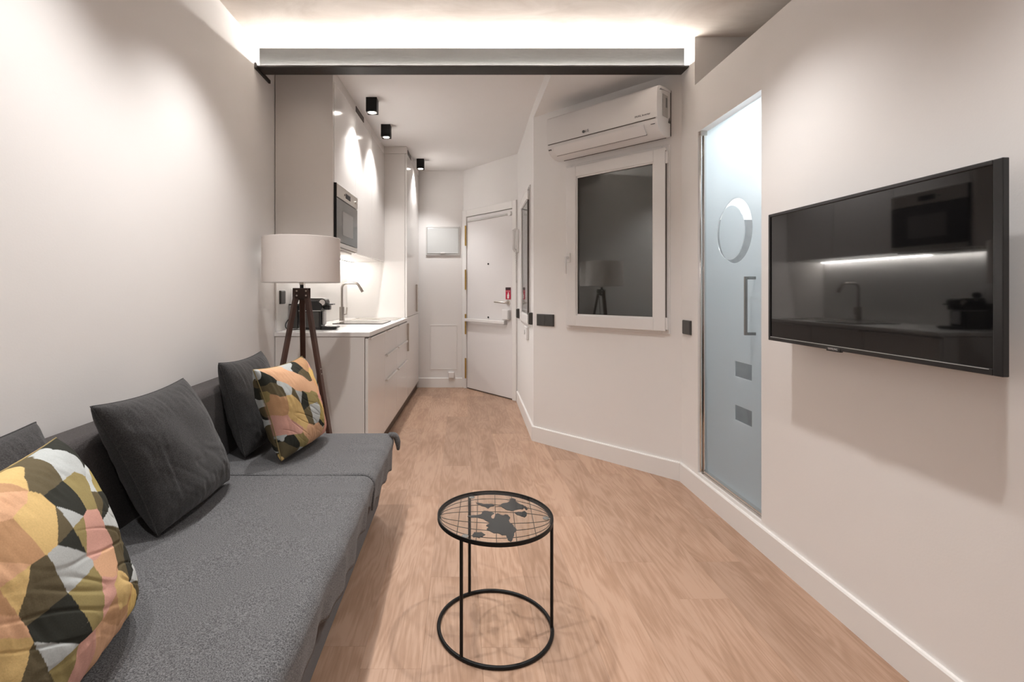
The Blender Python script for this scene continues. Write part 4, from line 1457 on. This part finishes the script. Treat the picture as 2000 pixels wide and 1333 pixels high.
def cushion(name, label, origin, uax, vax, thick, seed, mt, printed=None, group=None, pu=0, pv=0):
    """square cushion: bottom-centre at origin, u along its lower edge, v up its face"""
    u = Vector(uax)
    v = Vector(vax)
    lu, lv = u.length, v.length
    u.normalize()
    v = (v-u*v.dot(u)*0.0).normalized()
    n = u.cross(v).normalized()
    NN = 300 if printed else 70
    bm = bmesh.new()
    lay = bm.verts.layers.float_color.new('print') if printed else None
    o3 = Vector(origin)

    def point(a, b, s):
        ea, eb = 1-abs(a)**2.6, 1-abs(b)**2.6
        h = max(0, ea*eb)**0.42
        pin = 0.075
        aa = a*(1-pin*(1-b*b)*abs(a)**1.5)
        bb = b*(1-pin*(1-a*a)*abs(b)**1.5)
        cx_, cy_ = aa*lu/2, (bb+1)*lv/2
        wr = noise.noise(Vector((a*1.6+seed, b*1.6, s*3.0)))*0.10
        fold = noise.noise(Vector((a*1.5+seed*2, b*4+a*2.5, s*3.0+9)))
        wr -= 0.05*max(0, 1-abs(fold)*9)*max(0, .35-b)*(1-abs(b))
        # creases running in from the corners and along the lower edge
        edge = max(abs(a), abs(b))
        cr = noise.noise(Vector((a*15+seed*3, b*5, 4+s)))*0.10*max(0, edge-.45)*2
        sag = 0.18*(1-b)*0.5*h
        z = s*thick/2*(h*(1+wr*1.4+sag)+cr*h)
        droop = -0.012*(1-abs(a))*max(0, -b)
        return o3+u*cx_+v*(cy_+droop)+n*z
    grid = {}
    if printed:
        ax = [math.copysign(abs(-1+2*i/NN)**0.85, -1+2*i/NN) for i in range(NN+1)]
        front = face_print(np.repeat(ax, NN+1), np.tile(ax, NN+1), printed, pu, pv)
    for s in (1, -1):
        for i in range(NN+1):
            for j in range(NN+1):
                a = -1+2*i/NN
                b = -1+2*j/NN
                # denser at the rim
                a = math.copysign(abs(a)**0.85, a)
                b = math.copysign(abs(b)**0.85, b)
                if s == -1 and (i in (0, NN) or j in (0, NN)):
                    grid[(s, i, j)] = grid[(1, i, j)]
                    continue
                vt = bm.verts.new(point(a, b, s))
                if printed:
                    vt[lay] = front[i*(NN+1)+j] if s > 0 else print_colour((a*.5+.5)+pu+.37, (b*.5+.5)+pv)
                grid[(s, i, j)] = vt
    for s in (1, -1):
        for i in range(NN):
            for j in range(NN):
                q = [grid[(s, i, j)], grid[(s, i+1, j)], grid[(s, i+1, j+1)], grid[(s, i, j+1)]]
                if s < 0:
                    q.reverse()
                bm.faces.new(q)
    # root: a thing with a cover and a piped seam
    t = thing(name, label, 'cushion', tuple(origin), None, group)
    cv = obj('cover', bm, mt, t, smooth='all')
    rim = []
    K = 40
    for side in range(4):
        for k in range(K):
            s = -1+2*k/K
            ab = ((s, -1), (1, s), (-s, 1), (-1, -s))[side]
            rim.append(point(ab[0], ab[1], 1))
    obj('seam', tube(rim, 0.0022, 5, closed=True), mt if not printed else 'cushion_seam', cv, smooth='all')
    return t


M['cushion_seam'] = mat('olive_seam', rgb(140, 124, 84), 0.9, var=0.1, scale=200)

cushion('cushion', 'plain charcoal cushion in the middle of the sofa back', (-0.905, 1.700, .434), (.008, .440, 0), (-.115, -.115, .415), .17, 1.0, 'cushion', group='plain charcoal cushions')
cushion('cushion', 'plain charcoal cushion at the far end, behind a patterned one', (-0.945, 2.385, .434), (.012, .420, 0), (-.088, -.058, .425), .15, 4.0, 'cushion', group='plain charcoal cushions')
cushion('cushion', 'plain charcoal cushion at the near end, cut by the picture edge', (-0.940, 1.05, .434), (.01, .43, 0), (-.112, -.05, .412), .15, 8.0, 'cushion', group='plain charcoal cushions')
cushion('patterned_cushion', 'geometric yellow, peach and black cushion at the far end by the lamp', (-0.735, 2.322, .440), (.066, .420, 0), (-.085, -.085, .405), .17, 12.0, 'print', FAR_PRINT, 'geometric print cushions', pu=0.42, pv=0.15)
cushion('patterned_cushion', 'geometric yellow, peach and grey cushion in the near left corner', (-0.730, .935, .440), (-.075, .435, 0), (-.125, -.065, .405), .19, 21.0, 'print', NEAR_PRINT, 'geometric print cushions', pu=0.05, pv=0.02)

# ------------------------------------------------------------------ side table with world-map top
t = thing('side_table', 'round black wire side table with a world map under glass', 'table', (.119, 1.717, 0))
t.rotation_euler = (0, 0, math.radians(-3))
OFF[t.name] = Vector()
RT, ZT = 0.197, 0.388


def ring(r, z, rad):
    return tube([(r*math.cos(a*PI/48), r*math.sin(a*PI/48), z) for a in range(96)], rad, 10, closed=True)


obj('top_ring', lathe([(RT-.006, ZT-.008), (RT+.003, ZT-.008), (RT+.003, ZT+.005), (RT-.001, ZT+.005), (RT-.001, ZT-.004), (RT-.006, ZT-.004)], (0, 0, 0), 96, closed=True), 'black', t, smooth=True)
obj('base_ring', ring(RT-.001, 0.0065, 0.0065), 'black', t, smooth=True)
for adeg in (236, 119, -2):
    a = math.radians(adeg)
    x, y = (RT-.002)*math.cos(a), (RT-.002)*math.sin(a)
    obj('leg', cyl((x, y, .008), (x, y, ZT-.006), 0.0056, 12), 'black', t, smooth=True)
    x, y = (RT-.022)*math.cos(a), (RT-.022)*math.sin(a)
    obj('glass_pad', lathe([(0, 0), (0.011, 0), (0.011, .002), (0, .003)], (x, y, ZT-.0045), 18), 'cloud', t, smooth=True)
for yb in (0.150, 0.098, 0.041, -0.046, -0.098, -0.147):
    pts = []
    for i in range(33):
        a = -1+2*i/32
        pts.append((a*(RT-.004), yb*math.sqrt(max(0, 1-a*a)), ZT-.0062))
    obj('map_arc', tube(pts, 0.0011, 5), 'black', t, smooth='all')
for xb in (-.1253, -.0624, .0021, .0655, .13):
    hl = math.sqrt(RT*RT-xb*xb)-.003
    obj('map_line', cyl((xb, -hl, ZT-.0062), (xb, hl, ZT-.0062), 0.0011, 6), 'black', t)
LAND = [
 [(-0.0962, -0.0007), (-0.0848, 0.0051), (-0.0663, 0.0086), (-0.0477, 0.0174), (-0.0456, 0.036), (-0.0385, 0.0445), (-0.0266, 0.044), (-0.0101, 0.0352), (-0.002, 0.0266), (-0.0103, 0.0142), (-0.0146, 0.0036), (-0.0129, -0.0091), (-0.0061, -0.0163), (-0.0013, -0.0008), (0.0008, 0.0147), (0.0086, 0.0283), (0.02, 0.0157), (0.0291, 0.011), (0.0365, 0.0208), (0.0456, 0.0171), (0.0528, -0.0031), (0.0463, -0.0211), (0.0489, -0.0382), (0.0572, -0.0522), (0.0617, -0.071), (0.0694, -0.0891), (0.0632, -0.103), (0.0594, -0.1122), (0.0572, -0.1343), (0.0531, -0.1516), (0.0471, -0.1666), (0.0401, -0.1607), (0.0375, -0.1482), (0.033, -0.1268), (0.0202, -0.1275), (0.0077, -0.1149), (-0.0053, -0.1156), (-0.0181, -0.1028), (-0.029, -0.0897), (-0.0202, -0.0799), (-0.0312, -0.0664), (-0.02, -0.0515), (-0.0222, -0.0395), (-0.0405, -0.0181), (-0.059, -0.009), (-0.082, -0.0102)],
 [(0.0024, 0.0796), (0.0197, 0.0918), (0.03, 0.1095), (0.0474, 0.1162), (0.0555, 0.1313), (0.0621, 0.1406), (0.0576, 0.1511), (0.0693, 0.1578), (0.0812, 0.1475), (0.0777, 0.1295), (0.089, 0.1126), (0.1051, 0.0991), (0.114, 0.0883), (0.1179, 0.0635), (0.1118, 0.0605), (0.1061, 0.0795), (0.1002, 0.0653), (0.0859, 0.0646), (0.0736, 0.0585), (0.0612, 0.0486), (0.0472, 0.0544), (0.0335, 0.0701), (0.0243, 0.0836)],
 [(-0.0685, 0.1101), (-0.0536, 0.108), (-0.0413, 0.1), (-0.029, 0.1035), (-0.0118, 0.1044), (-0.0021, 0.0963), (-0.0011, 0.0879), (-0.0145, 0.0815), (-0.0242, 0.0643), (-0.0363, 0.0804), (-0.0485, 0.0854)],
 [(0.0701, 0.0384), (0.0845, 0.0429), (0.0961, 0.0408), (0.1063, 0.051), (0.1134, 0.0364), (0.1105, 0.0153), (0.1014, 0.002), (0.0915, 0.0091), (0.0783, 0.0188)],
 [(-0.0751, -0.1303), (-0.0701, -0.1145), (-0.0615, -0.1141), (-0.0463, -0.111), (-0.0333, -0.1281), (-0.0418, -0.1395), (-0.0523, -0.1495), (-0.063, -0.1427), (-0.0714, -0.1453)]]
M['map_metal'] = mat('dark_map_metal', (0.014, 0.016, 0.018), 0.45, var=0.15, scale=30)


def ragged(poly, seed):
    out = []
    n = len(poly)
    rr = random.Random(seed)
    for i in range(n):
        a, b = Vector((*poly[i], 0)), Vector((*poly[(i+1) % n], 0))
        out.append((a.x, a.y))
        d = (b-a)
        if d.length > 0.012:
            nrm = Vector((-d.y, d.x, 0)).normalized()
            m_ = (a+b)/2+nrm*rr.uniform(-.0022, .0022)
            out.append((m_.x, m_.y))
    return out


for i, pl_ in enumerate(LAND):
    obj('continent', prism(ragged(pl_, i), ZT-.0068, ZT-.0048, 'z'), 'map_metal', t, label='dark cut-out continent')
obj('glass_top', lathe([(0, ZT-.0015), (RT-.0025, ZT-.0015), (RT-.0025, ZT+.0035), (0, ZT+.0035)], (0, 0, 0), 96), 'table_glass', t, smooth=True, label='clear round glass top')
